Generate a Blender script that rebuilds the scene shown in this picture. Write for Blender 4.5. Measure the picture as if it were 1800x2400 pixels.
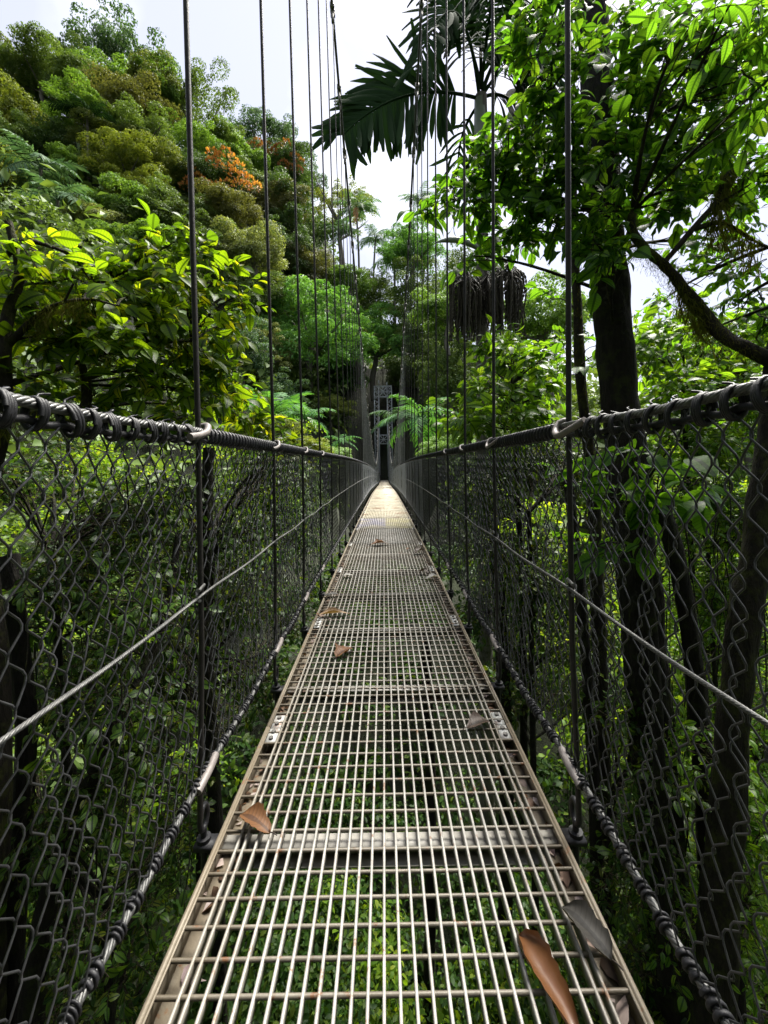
import bpy, math, random
import numpy as np

# ------------------------------------------------------------------ camera, sky, sun, exposure
scene = bpy.context.scene
for o in list(bpy.data.objects):
    bpy.data.objects.remove(o)
COL = scene.collection
F = 950.0            # focal length in photograph pixels (1800 x 2400)
PX, PY = 900.0, 1085.0   # where the optical axis meets the picture
EYE = 0.985          # eye above the walkway
ROLL = math.radians(0.9)

cam_data = bpy.data.cameras.new("camera")
cam_data.sensor_fit = 'VERTICAL'
cam_data.sensor_height = 36.0
cam_data.lens = F / 2400.0 * 36.0
cam_data.shift_y = -(1200.0 - PY) / 2400.0
cam_data.clip_start = 0.05
cam_data.clip_end = 3000.0
cam = bpy.data.objects.new("camera", cam_data)
COL.objects.link(cam)
cam.location = (0.0, 0.0, EYE)
from mathutils import Matrix, Vector
cam.rotation_euler = (Matrix.Rotation(math.radians(90), 4, 'X') @ Matrix.Rotation(-ROLL, 4, 'Z')).to_euler()
scene.camera = cam

SUN_EL, SUN_AZ = math.radians(62), math.radians(36)   # azimuth from straight ahead, negative to the left
world = bpy.data.worlds.new("World")
scene.world = world
world.use_nodes = True
wn, wl = world.node_tree.nodes, world.node_tree.links
wn.clear()
w_out = wn.new('ShaderNodeOutputWorld')
sky = wn.new('ShaderNodeTexSky'); sky.sky_type = 'NISHITA'; sky.sun_disc = False
sky.sun_elevation = SUN_EL; sky.sun_rotation = SUN_AZ
sky.air_density = 1.0; sky.dust_density = 2.0
bg1 = wn.new('ShaderNodeBackground'); bg1.inputs[1].default_value = 0.09
wl.new(sky.outputs[0], bg1.inputs[0])
tc = wn.new('ShaderNodeTexCoord')
nz = wn.new('ShaderNodeTexNoise'); nz.inputs['Scale'].default_value = 2.6; nz.inputs['Detail'].default_value = 5; nz.inputs['Roughness'].default_value = .5
wl.new(tc.outputs['Generated'], nz.inputs['Vector'])
cr = wn.new('ShaderNodeValToRGB')
cr.color_ramp.elements[0].position = .47; cr.color_ramp.elements[0].color = (.46, .47, .57, 1)
cr.color_ramp.elements[1].position = .80; cr.color_ramp.elements[1].color = (1.0, 1.0, 1.0, 1)
wl.new(nz.outputs['Fac'], cr.inputs[0])
bg2 = wn.new('ShaderNodeBackground'); bg2.inputs[1].default_value = 0.36
wl.new(cr.outputs[0], bg2.inputs[0])
mixw = wn.new('ShaderNodeMixShader'); mixw.inputs[0].default_value = .88
wl.new(bg1.outputs[0], mixw.inputs[1]); wl.new(bg2.outputs[0], mixw.inputs[2])
wl.new(mixw.outputs[0], w_out.inputs[0])

sun_data = bpy.data.lights.new("sun", 'SUN')
sun_data.energy = 4.0
sun_data.angle = math.radians(35)
sun_data.color = (1.0, .96, .88)
sun = bpy.data.objects.new("sun", sun_data)
COL.objects.link(sun)
sdir = Vector((math.sin(SUN_AZ) * math.cos(SUN_EL), math.cos(SUN_AZ) * math.cos(SUN_EL), math.sin(SUN_EL)))
sun.rotation_euler = sdir.to_track_quat('Z', 'Y').to_euler()
sun.location = sdir * 60

vs = scene.view_settings
vs.view_transform = 'Standard'; vs.look = 'None'; vs.gamma = 1.0; vs.use_curve_mapping = False
vs.exposure = 2.35
scene.render.engine = 'CYCLES'
cy = scene.cycles
cy.max_bounces = 6; cy.diffuse_bounces = 3; cy.glossy_bounces = 2; cy.transmission_bounces = 4
cy.transparent_max_bounces = 4; cy.caustics_reflective = False; cy.caustics_refractive = False
cy.use_denoising = True
cy.use_adaptive_sampling = True; cy.adaptive_threshold = 0.02
cy.sample_clamp_indirect = 6.0

# ------------------------------------------------------------------ helpers
def P(px, py, d):
    """world point seen at photograph pixel (px, py) at distance d along the view axis"""
    u, v = (px - PX), (PY - py)
    c, s = math.cos(ROLL), math.sin(ROLL)
    uu, vv = u * c + v * s, -u * s + v * c
    return np.array((uu * d / F, d, EYE + vv * d / F))

def nrm(a):
    a = np.asarray(a, float)
    return a / np.maximum(np.linalg.norm(a, axis=-1, keepdims=True), 1e-9)

def mesh_from(name, V, T, mats=None, uv=None, smooth=True, mi=None):
    V = np.ascontiguousarray(V, dtype=np.float32); T = np.ascontiguousarray(T, dtype=np.int32)
    k = T.shape[1]
    me = bpy.data.meshes.new(name)
    me.vertices.add(len(V)); me.vertices.foreach_set('co', V.ravel())
    me.loops.add(T.size); me.loops.foreach_set('vertex_index', T.ravel())
    me.polygons.add(len(T)); me.polygons.foreach_set('loop_start', np.arange(0, T.size, k, dtype=np.int32))
    if smooth: me.polygons.foreach_set('use_smooth', np.ones(len(T), dtype=bool))
    if mats:
        for m in (mats if isinstance(mats, (list, tuple)) else [mats]): me.materials.append(m)
    if mi is not None: me.polygons.foreach_set('material_index', np.asarray(mi, dtype=np.int32))
    if uv is not None:
        l = me.uv_layers.new(name='uv')
        l.data.foreach_set('uv', np.ascontiguousarray(uv[T.ravel()], dtype=np.float32).ravel())
    me.update(calc_edges=True)
    return me

def link(name, data, parent=None, loc=None):
    o = bpy.data.objects.new(name, data)
    COL.objects.link(o)
    if parent is not None: o.parent = parent
    if loc is not None: o.location = loc
    return o

def thing(name, label, cat, loc=(0, 0, 0), group=None):
    o = bpy.data.objects.new(name, None); COL.objects.link(o)
    o.empty_display_size = .2
    o.location = loc; o['label'] = label; o['category'] = cat
    if group: o['group'] = group
    return o

class MB:
    """collects quads (as 4-index faces; triangles repeat nothing, they are stored apart)"""
    def __init__(self): self.v = []; self.q = []; self.n = 0
    def add(self, V, Q):
        V = np.asarray(V, float).reshape(-1, 3); Q = np.asarray(Q, int)
        if Q.shape[1] == 4: Q = np.vstack([Q[:, [0, 1, 2]], Q[:, [0, 2, 3]]])
        self.v.append(V); self.q.append(Q + self.n); self.n += len(V)
    def box(self, lo, hi):
        (a, b, c), (d, e, f) = lo, hi
        V = [(a, b, c), (d, b, c), (d, e, c), (a, e, c), (a, b, f), (d, b, f), (d, e, f), (a, e, f)]
        self.add(V, [(0, 3, 2, 1), (4, 5, 6, 7), (0, 1, 5, 4), (1, 2, 6, 5), (2, 3, 7, 6), (3, 0, 4, 7)])
    def beam(self, p, q, w, h=None, up=(0, 0, 1)):
        p, q = np.asarray(p, float), np.asarray(q, float); h = h or w
        d = nrm(q - p); x = np.cross(d, up)
        if np.linalg.norm(x) < 1e-4: x = np.cross(d, (0, 1, 0))
        x = nrm(x); z = np.cross(x, d)
        V = [e + x * sx * w / 2 + z * sz * h / 2 for e in (p, q) for sx, sz in ((-1, -1), (1, -1), (1, 1), (-1, 1))]
        self.add(V, [(0, 1, 5, 4), (1, 2, 6, 5), (2, 3, 7, 6), (3, 0, 4, 7), (3, 2, 1, 0), (4, 5, 6, 7)])
    def tube(self, path, rad, sides=6, cap=True):
        V, Q = tube(path, rad, sides)
        self.add(V, Q)
        if cap:
            n = len(V) // sides
            c0 = np.mean(V[:sides], axis=0); c1 = np.mean(V[-sides:], axis=0)
            i = np.arange(sides); j = (i + 1) % sides
            self.add(np.vstack([V[:sides], c0]), np.stack([j, i, np.full(sides, sides)], 1))
            self.add(np.vstack([V[-sides:], c1]), np.stack([i, j, np.full(sides, sides)], 1))
    def mesh(self, name, mat, smooth=True, uv=None):
        return mesh_from(name, np.vstack(self.v), np.vstack(self.q), mat, smooth=smooth)
    def obj(self, name, mat, parent=None, smooth=True, loc=None):
        return link(name, self.mesh(name, mat, smooth), parent, loc)

def tube(path, rad, sides=6):
    path = np.asarray(path, float); n = len(path)
    rad = np.broadcast_to(np.asarray(rad, float), (n,))
    t = np.gradient(path, axis=0); t = nrm(t)
    ref = np.array((0, 0, 1.0)) if abs(t[0, 2]) < .8 else np.array((1.0, 0, 0))
    X = np.zeros((n, 3)); x = nrm(np.cross(t[0], ref))
    for i in range(n):
        x = x - t[i] * np.dot(x, t[i]); x = x / max(np.linalg.norm(x), 1e-9); X[i] = x
    Z = np.cross(X, t)
    a = np.arange(sides) / sides * 2 * math.pi
    V = path[:, None] + rad[:, None, None] * (X[:, None] * np.cos(a)[None, :, None] + Z[:, None] * np.sin(a)[None, :, None])
    i = np.arange(n - 1)[:, None] * sides; j = np.arange(sides)[None]; k = (j + 1) % sides
    Q = np.stack([i + j, i + k, i + sides + k, i + sides + j], -1).reshape(-1, 4)
    return V.reshape(-1, 3), Q

def rope(mb, path, R, strands=6, pitch=.08, sides=5, step=.006):
    """twisted strands wound round a path (dense steps)"""
    path = np.asarray(path, float)
    L = np.concatenate([[0], np.cumsum(np.linalg.norm(np.diff(path, axis=0), axis=1))])
    s = np.arange(0, L[-1], step)
    p = np.stack([np.interp(s, L, path[:, k]) for k in range(3)], 1)
    t = nrm(np.gradient(p, axis=0)); ref = np.array((0, 0, 1.0)) if abs(t[0, 2]) < .8 else np.array((1., 0, 0))
    x = nrm(np.cross(t, ref)); z = np.cross(x, t)
    rs = R * .46
    for k in range(strands):
        a = s / pitch * 2 * math.pi + k * 2 * math.pi / strands
        q = p + (R - rs) * (x * np.cos(a)[:, None] + z * np.sin(a)[:, None])
        mb.tube(q, rs, sides, cap=False)

def bez(p0, p1, p2, n):
    t = np.linspace(0, 1, n)[:, None]
    return (1 - t) ** 2 * np.asarray(p0) + 2 * t * (1 - t) * np.asarray(p1) + t * t * np.asarray(p2)

def smooth_path(pts, n):
    pts = np.asarray(pts, float)
    L = np.concatenate([[0], np.cumsum(np.linalg.norm(np.diff(pts, axis=0), axis=1))])
    s = np.linspace(0, L[-1], n)
    m = np.gradient(pts, L, axis=0)
    out = np.zeros((n, 3))
    idx = np.clip(np.searchsorted(L, s, side='right') - 1, 0, len(L) - 2)
    h = (L[idx + 1] - L[idx])[:, None]; t = ((s - L[idx])[:, None]) / h
    a, b = pts[idx], pts[idx + 1]; ma, mb_ = m[idx] * h, m[idx + 1] * h
    return (2*t**3-3*t**2+1)*a + (t**3-2*t**2+t)*ma + (-2*t**3+3*t**2)*b + (t**3-t**2)*mb_

# ------------------------------------------------------------------ materials
def new_mat(name):
    m = bpy.data.materials.new(name); m.use_nodes = True
    nt = m.node_tree
    return m, nt, nt.nodes['Principled BSDF']

def ramp(nt, src, stops):
    r = nt.nodes.new('ShaderNodeValToRGB')
    el = r.color_ramp.elements
    while len(el) < len(stops): el.new(.5)
    for e, (p, c) in zip(el, stops):
        e.position = p; e.color = (*c, 1) if len(c) == 3 else c
    nt.links.new(src, r.inputs[0])
    return r.outputs[0]

def noise(nt, scale, detail=3, rough=.5, coord='Object', vec=None):
    n = nt.nodes.new('ShaderNodeTexNoise')
    n.inputs['Scale'].default_value = scale; n.inputs['Detail'].default_value = detail; n.inputs['Roughness'].default_value = rough
    if vec is None:
        if coord == 'World':
            g = nt.nodes.new('ShaderNodeNewGeometry'); vec = g.outputs['Position']
        else:
            t = nt.nodes.new('ShaderNodeTexCoord'); vec = t.outputs[coord]
    nt.links.new(vec, n.inputs['Vector'])
    return n.outputs['Fac']

def mixc(nt, fac, a, b, mode='MIX'):
    m = nt.nodes.new('ShaderNodeMix'); m.data_type = 'RGBA'; m.blend_type = mode
    for s, v in ((m.inputs[0], fac), (m.inputs[6], a), (m.inputs[7], b)):
        if hasattr(v, 'is_output'): nt.links.new(v, s)
        elif isinstance(v, (int, float)): s.default_value = v
        else: s.default_value = (*v, 1)
    return m.outputs[2]

def bump(nt, bsdf, h, strength=.3, dist=.01):
    b = nt.nodes.new('ShaderNodeBump'); b.inputs['Strength'].default_value = strength; b.inputs['Distance'].default_value = dist
    nt.links.new(h, b.inputs['Height']); nt.links.new(b.outputs[0], bsdf.inputs['Normal'])

def metal(name, a, b, metallic, rough, rust=0.0, scale=30, coord='World', spec=.5):
    m, nt, p = new_mat(name)
    c = ramp(nt, noise(nt, scale, 4, .6, coord), [(.3, a), (.7, b)])
    if rust:
        n2 = noise(nt, scale * .35, 5, .65, coord)
        fac = ramp(nt, n2, [(.62 - rust * .1, (0, 0, 0)), (.74 - rust * .1, (1, 1, 1))])
        c = mixc(nt, fac, c, (.16, .065, .022))
    nt.links.new(c, p.inputs['Base Color'])
    p.inputs['Metallic'].default_value = metallic; p.inputs['Roughness'].default_value = rough
    p.inputs['Specular IOR Level'].default_value = spec
    bump(nt, p, noise(nt, scale * 5, 3, .6, coord), .25, .002)
    return m

M = {}
def worn(name, a, b, dirt, rustcol, scale, rough, dirt_amt, spec=.4):
    m, nt, p = new_mat(name)
    c = ramp(nt, noise(nt, scale, 5, .65, 'World'), [(.28, a), (.72, b)])
    d1 = ramp(nt, noise(nt, 2.3, 6, .7, 'World'), [(.60 - dirt_amt * .2, (0, 0, 0)), (.74 - dirt_amt * .1, (.8, .8, .8))])
    c = mixc(nt, d1, c, dirt)
    g = nt.nodes.new('ShaderNodeNewGeometry'); sp = nt.nodes.new('ShaderNodeSeparateXYZ'); nt.links.new(g.outputs['Position'], sp.inputs[0])
    ab = nt.nodes.new('ShaderNodeMath'); ab.operation = 'ABSOLUTE'; nt.links.new(sp.outputs[0], ab.inputs[0])
    ad = nt.nodes.new('ShaderNodeMath'); ad.operation = 'MULTIPLY_ADD'; ad.inputs[1].default_value = .35; nt.links.new(noise(nt, 9, 4, .6, 'World'), ad.inputs[0]); nt.links.new(ab.outputs[0], ad.inputs[2])
    ed = ramp(nt, ad.outputs[0], [(.44, (0, 0, 0)), (.60, (.75, .75, .75))])
    c = mixc(nt, ed, c, dirt)
    r1 = ramp(nt, noise(nt, 26, 6, .7, 'World'), [(.585, (0, 0, 0)), (.66, (.9, .9, .9))])
    c = mixc(nt, r1, c, rustcol)
    nt.links.new(c, p.inputs['Base Color']); p.inputs['Roughness'].default_value = rough; p.inputs['Metallic'].default_value = .15
    p.inputs['Specular IOR Level'].default_value = spec
    bump(nt, p, noise(nt, 140, 4, .6, 'World'), .3, .002)
    return m
M['deck'] = worn('deck_paint', (.205, .195, .175), (.325, .315, .29), (.14, .12, .09), (.13, .065, .03), 20, .45, .3)
M['rod'] = worn('rod_paint', (.085, .074, .056), (.175, .158, .128), (.06, .046, .028), (.10, .043, .016), 18, .5, .8)
M['channel'] = worn('channel_paint', (.18, .165, .13), (.29, .27, .225), (.11, .085, .055), (.14, .06, .022), 14, .55, .55)
M['beam'] = metal('beam_paint', (.24, .23, .205), (.33, .315, .285), .15, .5, rust=.3, scale=9)
M['plate'] = metal('plate_galvanised', (.36, .36, .345), (.46, .46, .44), .3, .45, rust=.2, scale=25)
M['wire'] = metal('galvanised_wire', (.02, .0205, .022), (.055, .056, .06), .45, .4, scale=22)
M['wiremid'] = metal('galvanised_wire_sheen_mid', (.12, .122, .125), (.19, .193, .2), .5, .4, scale=14)  # paler copy of the wire: sky sheen on the middle bays put into the colour
M['wirefar'] = metal('galvanised_wire_sheen_far', (.30, .305, .32), (.40, .41, .425), .55, .4, scale=12)  # palest copy: grazing sky reflection on the far bays set as base colour
M['steelrope'] = metal('steel_rope', (.07, .07, .069), (.14, .14, .136), .6, .45, scale=60)
M['midrope'] = metal('weathered_rope', (.045, .045, .044), (.095, .095, .092), .5, .5, scale=60)
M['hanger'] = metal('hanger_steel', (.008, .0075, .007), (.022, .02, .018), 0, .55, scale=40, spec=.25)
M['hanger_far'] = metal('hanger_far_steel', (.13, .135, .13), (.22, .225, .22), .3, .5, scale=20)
M['maincable'] = metal('main_cable_steel', (.03, .03, .03), (.07, .07, .068), .3, .5, scale=30)
M['clamp'] = metal('clamp_steel', (.10, .098, .09), (.18, .175, .16), .5, .45, scale=30)
M['rope'] = metal('black_rope', (.005, .005, .006), (.016, .016, .019), 0, .5, scale=180, spec=.3)
M['sleeve'] = metal('hose_sleeve', (.11, .095, .09), (.17, .15, .14), 0, .5, scale=20)
M['bolt'] = metal('bolt_steel', (.08, .078, .075), (.18, .17, .16), .7, .45, scale=60)
M['tower'] = metal('tower_steel', (.42, .45, .47), (.54, .57, .59), .25, .5, scale=2)

def leaf_mat(name, cols, trans=.45, rough=.45, vein=False, spec=.28, noise_scale=None, tcol=None):
    """two-sided leaf: diffuse + gloss on top, light coming through from behind"""
    m, nt, p = new_mat(name)
    g = nt.nodes.new('ShaderNodeNewGeometry')
    n = len(cols)
    c = ramp(nt, g.outputs['Random Per Island'], [(i / max(n - 1, 1), col) for i, col in enumerate(cols)])
    if noise_scale:
        c = mixc(nt, ramp(nt, noise(nt, noise_scale, 3, .5, 'World'), [(.35, (0, 0, 0)), (.65, (.75, .75, .75))]), c, cols[0])
    if vein:
        uvn = nt.nodes.new('ShaderNodeUVMap')
        sep = nt.nodes.new('ShaderNodeSeparateXYZ'); nt.links.new(uvn.outputs[0], sep.inputs[0])
        ab = nt.nodes.new('ShaderNodeMath'); ab.operation = 'ABSOLUTE'
        nt.links.new(sep.outputs[0], ab.inputs[0])
        mid = nt.nodes.new('ShaderNodeMath'); mid.operation = 'LESS_THAN'; mid.inputs[1].default_value = .035
        nt.links.new(ab.outputs[0], mid.inputs[0])
        ma = nt.nodes.new('ShaderNodeMath'); ma.operation = 'MULTIPLY_ADD'; ma.inputs[1].default_value = -.45
        nt.links.new(ab.outputs[0], ma.inputs[0]); nt.links.new(sep.outputs[1], ma.inputs[2])
        mu = nt.nodes.new('ShaderNodeMath'); mu.operation = 'MULTIPLY'; mu.inputs[1].default_value = 62.0
        nt.links.new(ma.outputs[0], mu.inputs[0])
        si = nt.nodes.new('ShaderNodeMath'); si.operation = 'SINE'; nt.links.new(mu.outputs[0], si.inputs[0])
        vv = ramp(nt, si.outputs[0], [(.72, (0, 0, 0)), (.98, (.55, .55, .55))])
        mx = nt.nodes.new('ShaderNodeMath'); mx.operation = 'MAXIMUM'
        nt.links.new(vv, mx.inputs[0]); nt.links.new(mid.outputs[0], mx.inputs[1])
        light = mixc(nt, 1.0, c, (1.25, 1.2, 1.1), 'MULTIPLY')
        c2 = mixc(nt, mx.outputs[0], c, tuple(min(1, .6 * x) for x in cols[0]))
        c = c2
        bump(nt, p, si.outputs[0], .12, .001)
    nt.links.new(c, p.inputs['Base Color'])
    p.inputs['Roughness'].default_value = rough
    p.inputs['Specular IOR Level'].default_value = spec
    tr = nt.nodes.new('ShaderNodeBsdfTranslucent')
    tint = mixc(nt, 1.0, c, tcol or (1.75, 1.55, .55), 'MULTIPLY')
    nt.links.new(tint, tr.inputs['Color'])
    mx = nt.nodes.new('ShaderNodeMixShader'); mx.inputs[0].default_value = trans
    out = nt.nodes['Material Output']
    nt.links.new(p.outputs[0], mx.inputs[1]); nt.links.new(tr.outputs[0], mx.inputs[2])
    nt.links.new(mx.outputs[0], out.inputs['Surface'])
    return m

def bark_mat(name, a, b, moss=(.07, .09, .012), amount=.5, scale=6, lichen=None):
    m, nt, p = new_mat(name)
    t = nt.nodes.new('ShaderNodeTexCoord')
    mp = nt.nodes.new('ShaderNodeMapping'); mp.inputs['Scale'].default_value = (1, 1, .25)
    nt.links.new(t.outputs['Object'], mp.inputs[0])
    n = noise(nt, scale * 3, 5, .65, vec=mp.outputs[0])
    c = ramp(nt, n, [(.3, a), (.7, b)])
    if amount > 0:
        n2 = noise(nt, scale * .6, 5, .7)
        f = ramp(nt, n2, [(.68 - amount * .35, (0, 0, 0)), (.8 - amount * .35, (1, 1, 1))])
        c = mixc(nt, f, c, moss)
    if lichen:
        n3 = noise(nt, scale * .45, 6, .75)
        c = mixc(nt, ramp(nt, n3, [(.60, (0, 0, 0)), (.66, (.8, .8, .8))]), c, lichen)
    nt.links.new(c, p.inputs['Base Color']); p.inputs['Roughness'].default_value = .9
    p.inputs['Specular IOR Level'].default_value = .2
    bump(nt, p, n, 1.0, .05)
    return m

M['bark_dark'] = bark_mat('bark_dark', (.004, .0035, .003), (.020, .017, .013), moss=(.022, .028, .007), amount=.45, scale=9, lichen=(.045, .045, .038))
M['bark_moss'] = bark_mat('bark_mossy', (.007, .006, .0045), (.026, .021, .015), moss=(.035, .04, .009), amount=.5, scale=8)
M['bark_pale'] = bark_mat('bark_pale', (.10, .095, .085), (.22, .21, .19), moss=(.04, .05, .015), amount=.35)
M['bark_palm'] = bark_mat('bark_palm', (.07, .065, .055), (.15, .14, .125), moss=(.03, .035, .012), amount=.3)
M['twig'] = bark_mat('twig_bark', (.025, .02, .014), (.06, .048, .03), amount=.4, scale=20)
M['bark_far'] = bark_mat('bark_far', (.06, .055, .045), (.14, .13, .11), amount=.3, scale=1)
M['moss'] = leaf_mat('moss', [(.06, .072, .012), (.105, .12, .02), (.075, .07, .018)], .3, .9, spec=.05)

G = lambda r, g, b: (r, g, b)
M['leaf_left'] = leaf_mat('leaf_left', [G(.045, .10, .007), G(.08, .165, .008), G(.13, .22, .009), G(.25, .27, .012)], .72, .42, vein=True)
M['leaf_right'] = leaf_mat('leaf_right', [G(.034, .105, .012), G(.055, .155, .014), G(.08, .19, .016), G(.12, .225, .018)], .68, .42, vein=True)
M['leaf_bright'] = leaf_mat('leaf_bright', [G(.05, .13, .012), G(.08, .19, .014), G(.12, .23, .018), G(.16, .25, .026)], .62, .35, vein=True)
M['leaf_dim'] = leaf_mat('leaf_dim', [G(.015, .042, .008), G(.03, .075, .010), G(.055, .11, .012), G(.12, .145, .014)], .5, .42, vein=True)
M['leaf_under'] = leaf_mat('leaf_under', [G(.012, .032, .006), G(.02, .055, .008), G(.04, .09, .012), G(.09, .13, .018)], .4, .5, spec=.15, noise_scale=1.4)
M['palm'] = leaf_mat('palm_leaf', [G(.008, .02, .009), G(.013, .03, .011), G(.018, .04, .013)], .16, .7, spec=.03, tcol=(1.3, 1.5, .6))
M['palm_far'] = leaf_mat('palm_far', [G(.045, .095, .05), G(.07, .13, .06), G(.10, .16, .08)], .3, .6, spec=.1, tcol=(1.3, 1.4, .7))
M['fern'] = leaf_mat('fern_leaf', [G(.03, .10, .03), G(.05, .15, .04), G(.07, .18, .05)], .4, .6, spec=.12)
FAR = {
    'green':  [(.055, .095, .022), (.09, .145, .032), (.135, .195, .05)],
    'bright': [(.075, .15, .024), (.12, .22, .036), (.175, .28, .06)],
    'emerald':[(.06, .16, .03), (.10, .24, .045), (.16, .31, .075)],
    'olive':  [(.065, .095, .02), (.11, .145, .03), (.17, .195, .05)],
    'brown':  [(.065, .075, .024), (.095, .105, .033), (.13, .13, .045)],
    'yellow': [(.09, .125, .018), (.14, .18, .028), (.20, .225, .045)],
    'dark':   [(.03, .06, .018), (.05, .095, .026), (.075, .13, .035)],
    'blue':   [(.04, .085, .042), (.06, .115, .055), (.085, .14, .065)],
    'pale':   [(.11, .145, .045), (.17, .20, .07), (.23, .25, .10)],
    'orange': [(.34, .12, .03), (.42, .20, .05), (.34, .26, .07)],
    'rust':   [(.22, .075, .025), (.17, .09, .03), (.10, .10, .03)],
}
for k, v in FAR.items():
    M['far_' + k] = leaf_mat('foliage_' + k, v, .34, .55, tcol=(1.5, 1.45, .6), spec=.2, noise_scale=.55)

m, nt, p = new_mat('forest_floor')
c = ramp(nt, noise(nt, .6, 6, .6, 'World'), [(.3, (.006, .007, .003)), (.5, (.013, .017, .006)), (.7, (.02, .028, .008))])
nt.links.new(c, p.inputs['Base Color']); p.inputs['Roughness'].default_value = .95
bump(nt, p, noise(nt, 3, 6, .7, 'World'), .8, .2)
M['ground'] = m
m, nt, p = new_mat('shade_hollow')
c = ramp(nt, noise(nt, 2, 6, .6, 'World'), [(.3, (.006, .006, .006)), (.7, (.018, .017, .015))])  # near-black tone holds the shade of the trail opening
nt.links.new(c, p.inputs['Base Color']); p.inputs['Roughness'].default_value = .95
M['earth'] = m

# ------------------------------------------------------------------ leaf shapes and scattering
def leaf_shape(kind, arch=.18, fold=.25, wid=1.0):
    if kind == 'hi':
        ts = [.08, .22, .40, .58, .76, .90]; ws = [.075, .165, .215, .215, .15, .07]
        V = [(0, 0, 0)]; UV = [(0, 0)]
        for t, w in zip(ts, ws):
            w *= wid; z = .06 * math.sin(t * math.pi) - arch * t * t
            V += [(-w, t, z + fold * w), (0, t, z), (w, t, z + fold * w)]
            UV += [(-w / wid, t), (0, t), (w / wid, t)]
        V.append((0, 1, -arch)); UV.append((0, 1))
        T = [(0, 2, 1), (0, 3, 2)]
        for r in range(len(ts) - 1):
            a = 1 + 3 * r; b = a + 3
            for k in (0, 1): T += [(a + k, a + k + 1, b + k + 1), (a + k, b + k + 1, b + k)]
        a = 1 + 3 * (len(ts) - 1); e = len(V) - 1
        T += [(a, a + 1, e), (a + 1, a + 2, e)]
    elif kind == 'mid':
        V = [(0, 0, 0), (-.19 * wid, .3, .19 * fold), (0, .35, .03), (.19 * wid, .3, .19 * fold),
             (-.17 * wid, .68, .17 * fold - arch * .4), (0, .7, -arch * .4), (.17 * wid, .68, .17 * fold - arch * .4), (0, 1, -arch)]
        UV = [(v[0] / wid, v[1]) for v in V]
        T = [(0, 2, 1), (0, 3, 2), (1, 2, 5), (1, 5, 4), (2, 3, 6), (2, 6, 5), (4, 5, 7), (5, 6, 7)]
    else:
        V = [(0, 0, 0), (.24 * wid, .5, .24 * fold), (0, 1, -arch), (-.24 * wid, .5, .24 * fold)]
        UV = [(v[0], v[1]) for v in V]
        T = [(0, 1, 2), (0, 2, 3)]
    return np.array(V, float), np.array(T, int), np.array(UV, float)

def frame(dirs, ups):
    y = nrm(dirs); x = np.cross(y, ups); bad = np.linalg.norm(x, axis=-1) < 1e-4
    if bad.any(): x[bad] = np.cross(y[bad], np.array((1.0, .3, 0)))
    x = nrm(x); z = np.cross(x, y)
    return x, y, z

def scatter(pos, dirs, ups, size, shape):
    V, T, UV = shape
    x, y, z = frame(dirs, ups)
    size = np.asarray(size, float)[:, None, None]
    W = pos[:, None] + size * (V[None, :, 0:1] * x[:, None] + V[None, :, 1:2] * y[:, None] + V[None, :, 2:3] * z[:, None])
    n, m = len(pos), len(V)
    TT = (T[None] + (np.arange(n) * m)[:, None, None]).reshape(-1, 3)
    return W.reshape(-1, 3), TT, np.tile(UV, (n, 1))

def scatter_multi(pos, dirs, ups, size, shapes, rng):
    """several leaf shapes mixed in one mesh"""
    pick = rng.integers(0, len(shapes), len(pos)); Vs, Ts, Us, off = [], [], [], 0
    for k, sh in enumerate(shapes):
        s = pick == k
        if not s.any(): continue
        V, T, U = scatter(pos[s], dirs[s], ups[s], size[s], sh)
        Vs.append(V); Ts.append(T + off); Us.append(U); off += len(V)
    return np.vstack(Vs), np.vstack(Ts), np.vstack(Us)

HI = [leaf_shape('hi', a, f, w) for a, f, w in ((.10, .25, 1.25), (.24, .18, 1.4), (.40, .3, 1.1), (.15, .4, 1.2), (.30, .1, 1.45), (.05, .15, 1.3))]
MID = [leaf_shape('mid', a, f, w) for a, f, w in ((.1, .3, 1.2), (.3, .2, 1.35), (.45, .4, 1.05))]
LO = leaf_shape('lo', .15, .3, 1.15)
STRIP = leaf_shape('lo', .0, .1, .16)

def rand_dirs(rng, n):
    return nrm(rng.normal(size=(n, 3)))

# ------------------------------------------------------------------ the bridge's lines
HW = .475
def deck_z(y):  return EYE + np.interp(y, [-4, 0, 3, 6, 8.5, 13, 16, 23.7, 34, 47, 60], [-.995, -.985, -.957, -.958, -.985, -1.06, -1.14, -1.42, -1.80, -1.98, -1.98])
ys_ = np.linspace(-4, 52, 400)
_k = np.ones(31) / 31
_dz = np.convolve(np.pad(deck_z(ys_), 15, mode='edge'), _k, mode='valid')
def DZ(y): return np.interp(y, ys_, _dz)
def RZ(y): return DZ(y) + np.interp(y, [0, 3, 20, 47], [1.075, 1.045, .97, 1.0])      # handrail
def LZ(y): return DZ(y) + .175                                                        # foot cable
def KZ(y): return DZ(y) + np.interp(y, [0, 1, 47], [.655, .645, .6])                  # middle rope
def MZ(y): return EYE - .05 + .0163 * (23.7 - np.asarray(y, float)) ** 2             # main cable
def MX(y): return HW + .0135 * np.maximum(MZ(y) - EYE, 0)
TOWER_Y = 47.0
HANG = [-.93, -.27, .39, 1.052, 1.77, 2.40, 3.05]
while HANG[-1] + .66 < TOWER_Y - .5: HANG.append(HANG[-1] + .66)

bridge = thing('suspension_bridge', 'narrow steel grating footbridge hung on cables between chain-link sides', 'footbridge', (0, 0, 0))
R0 = np.random.default_rng(7)

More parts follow.
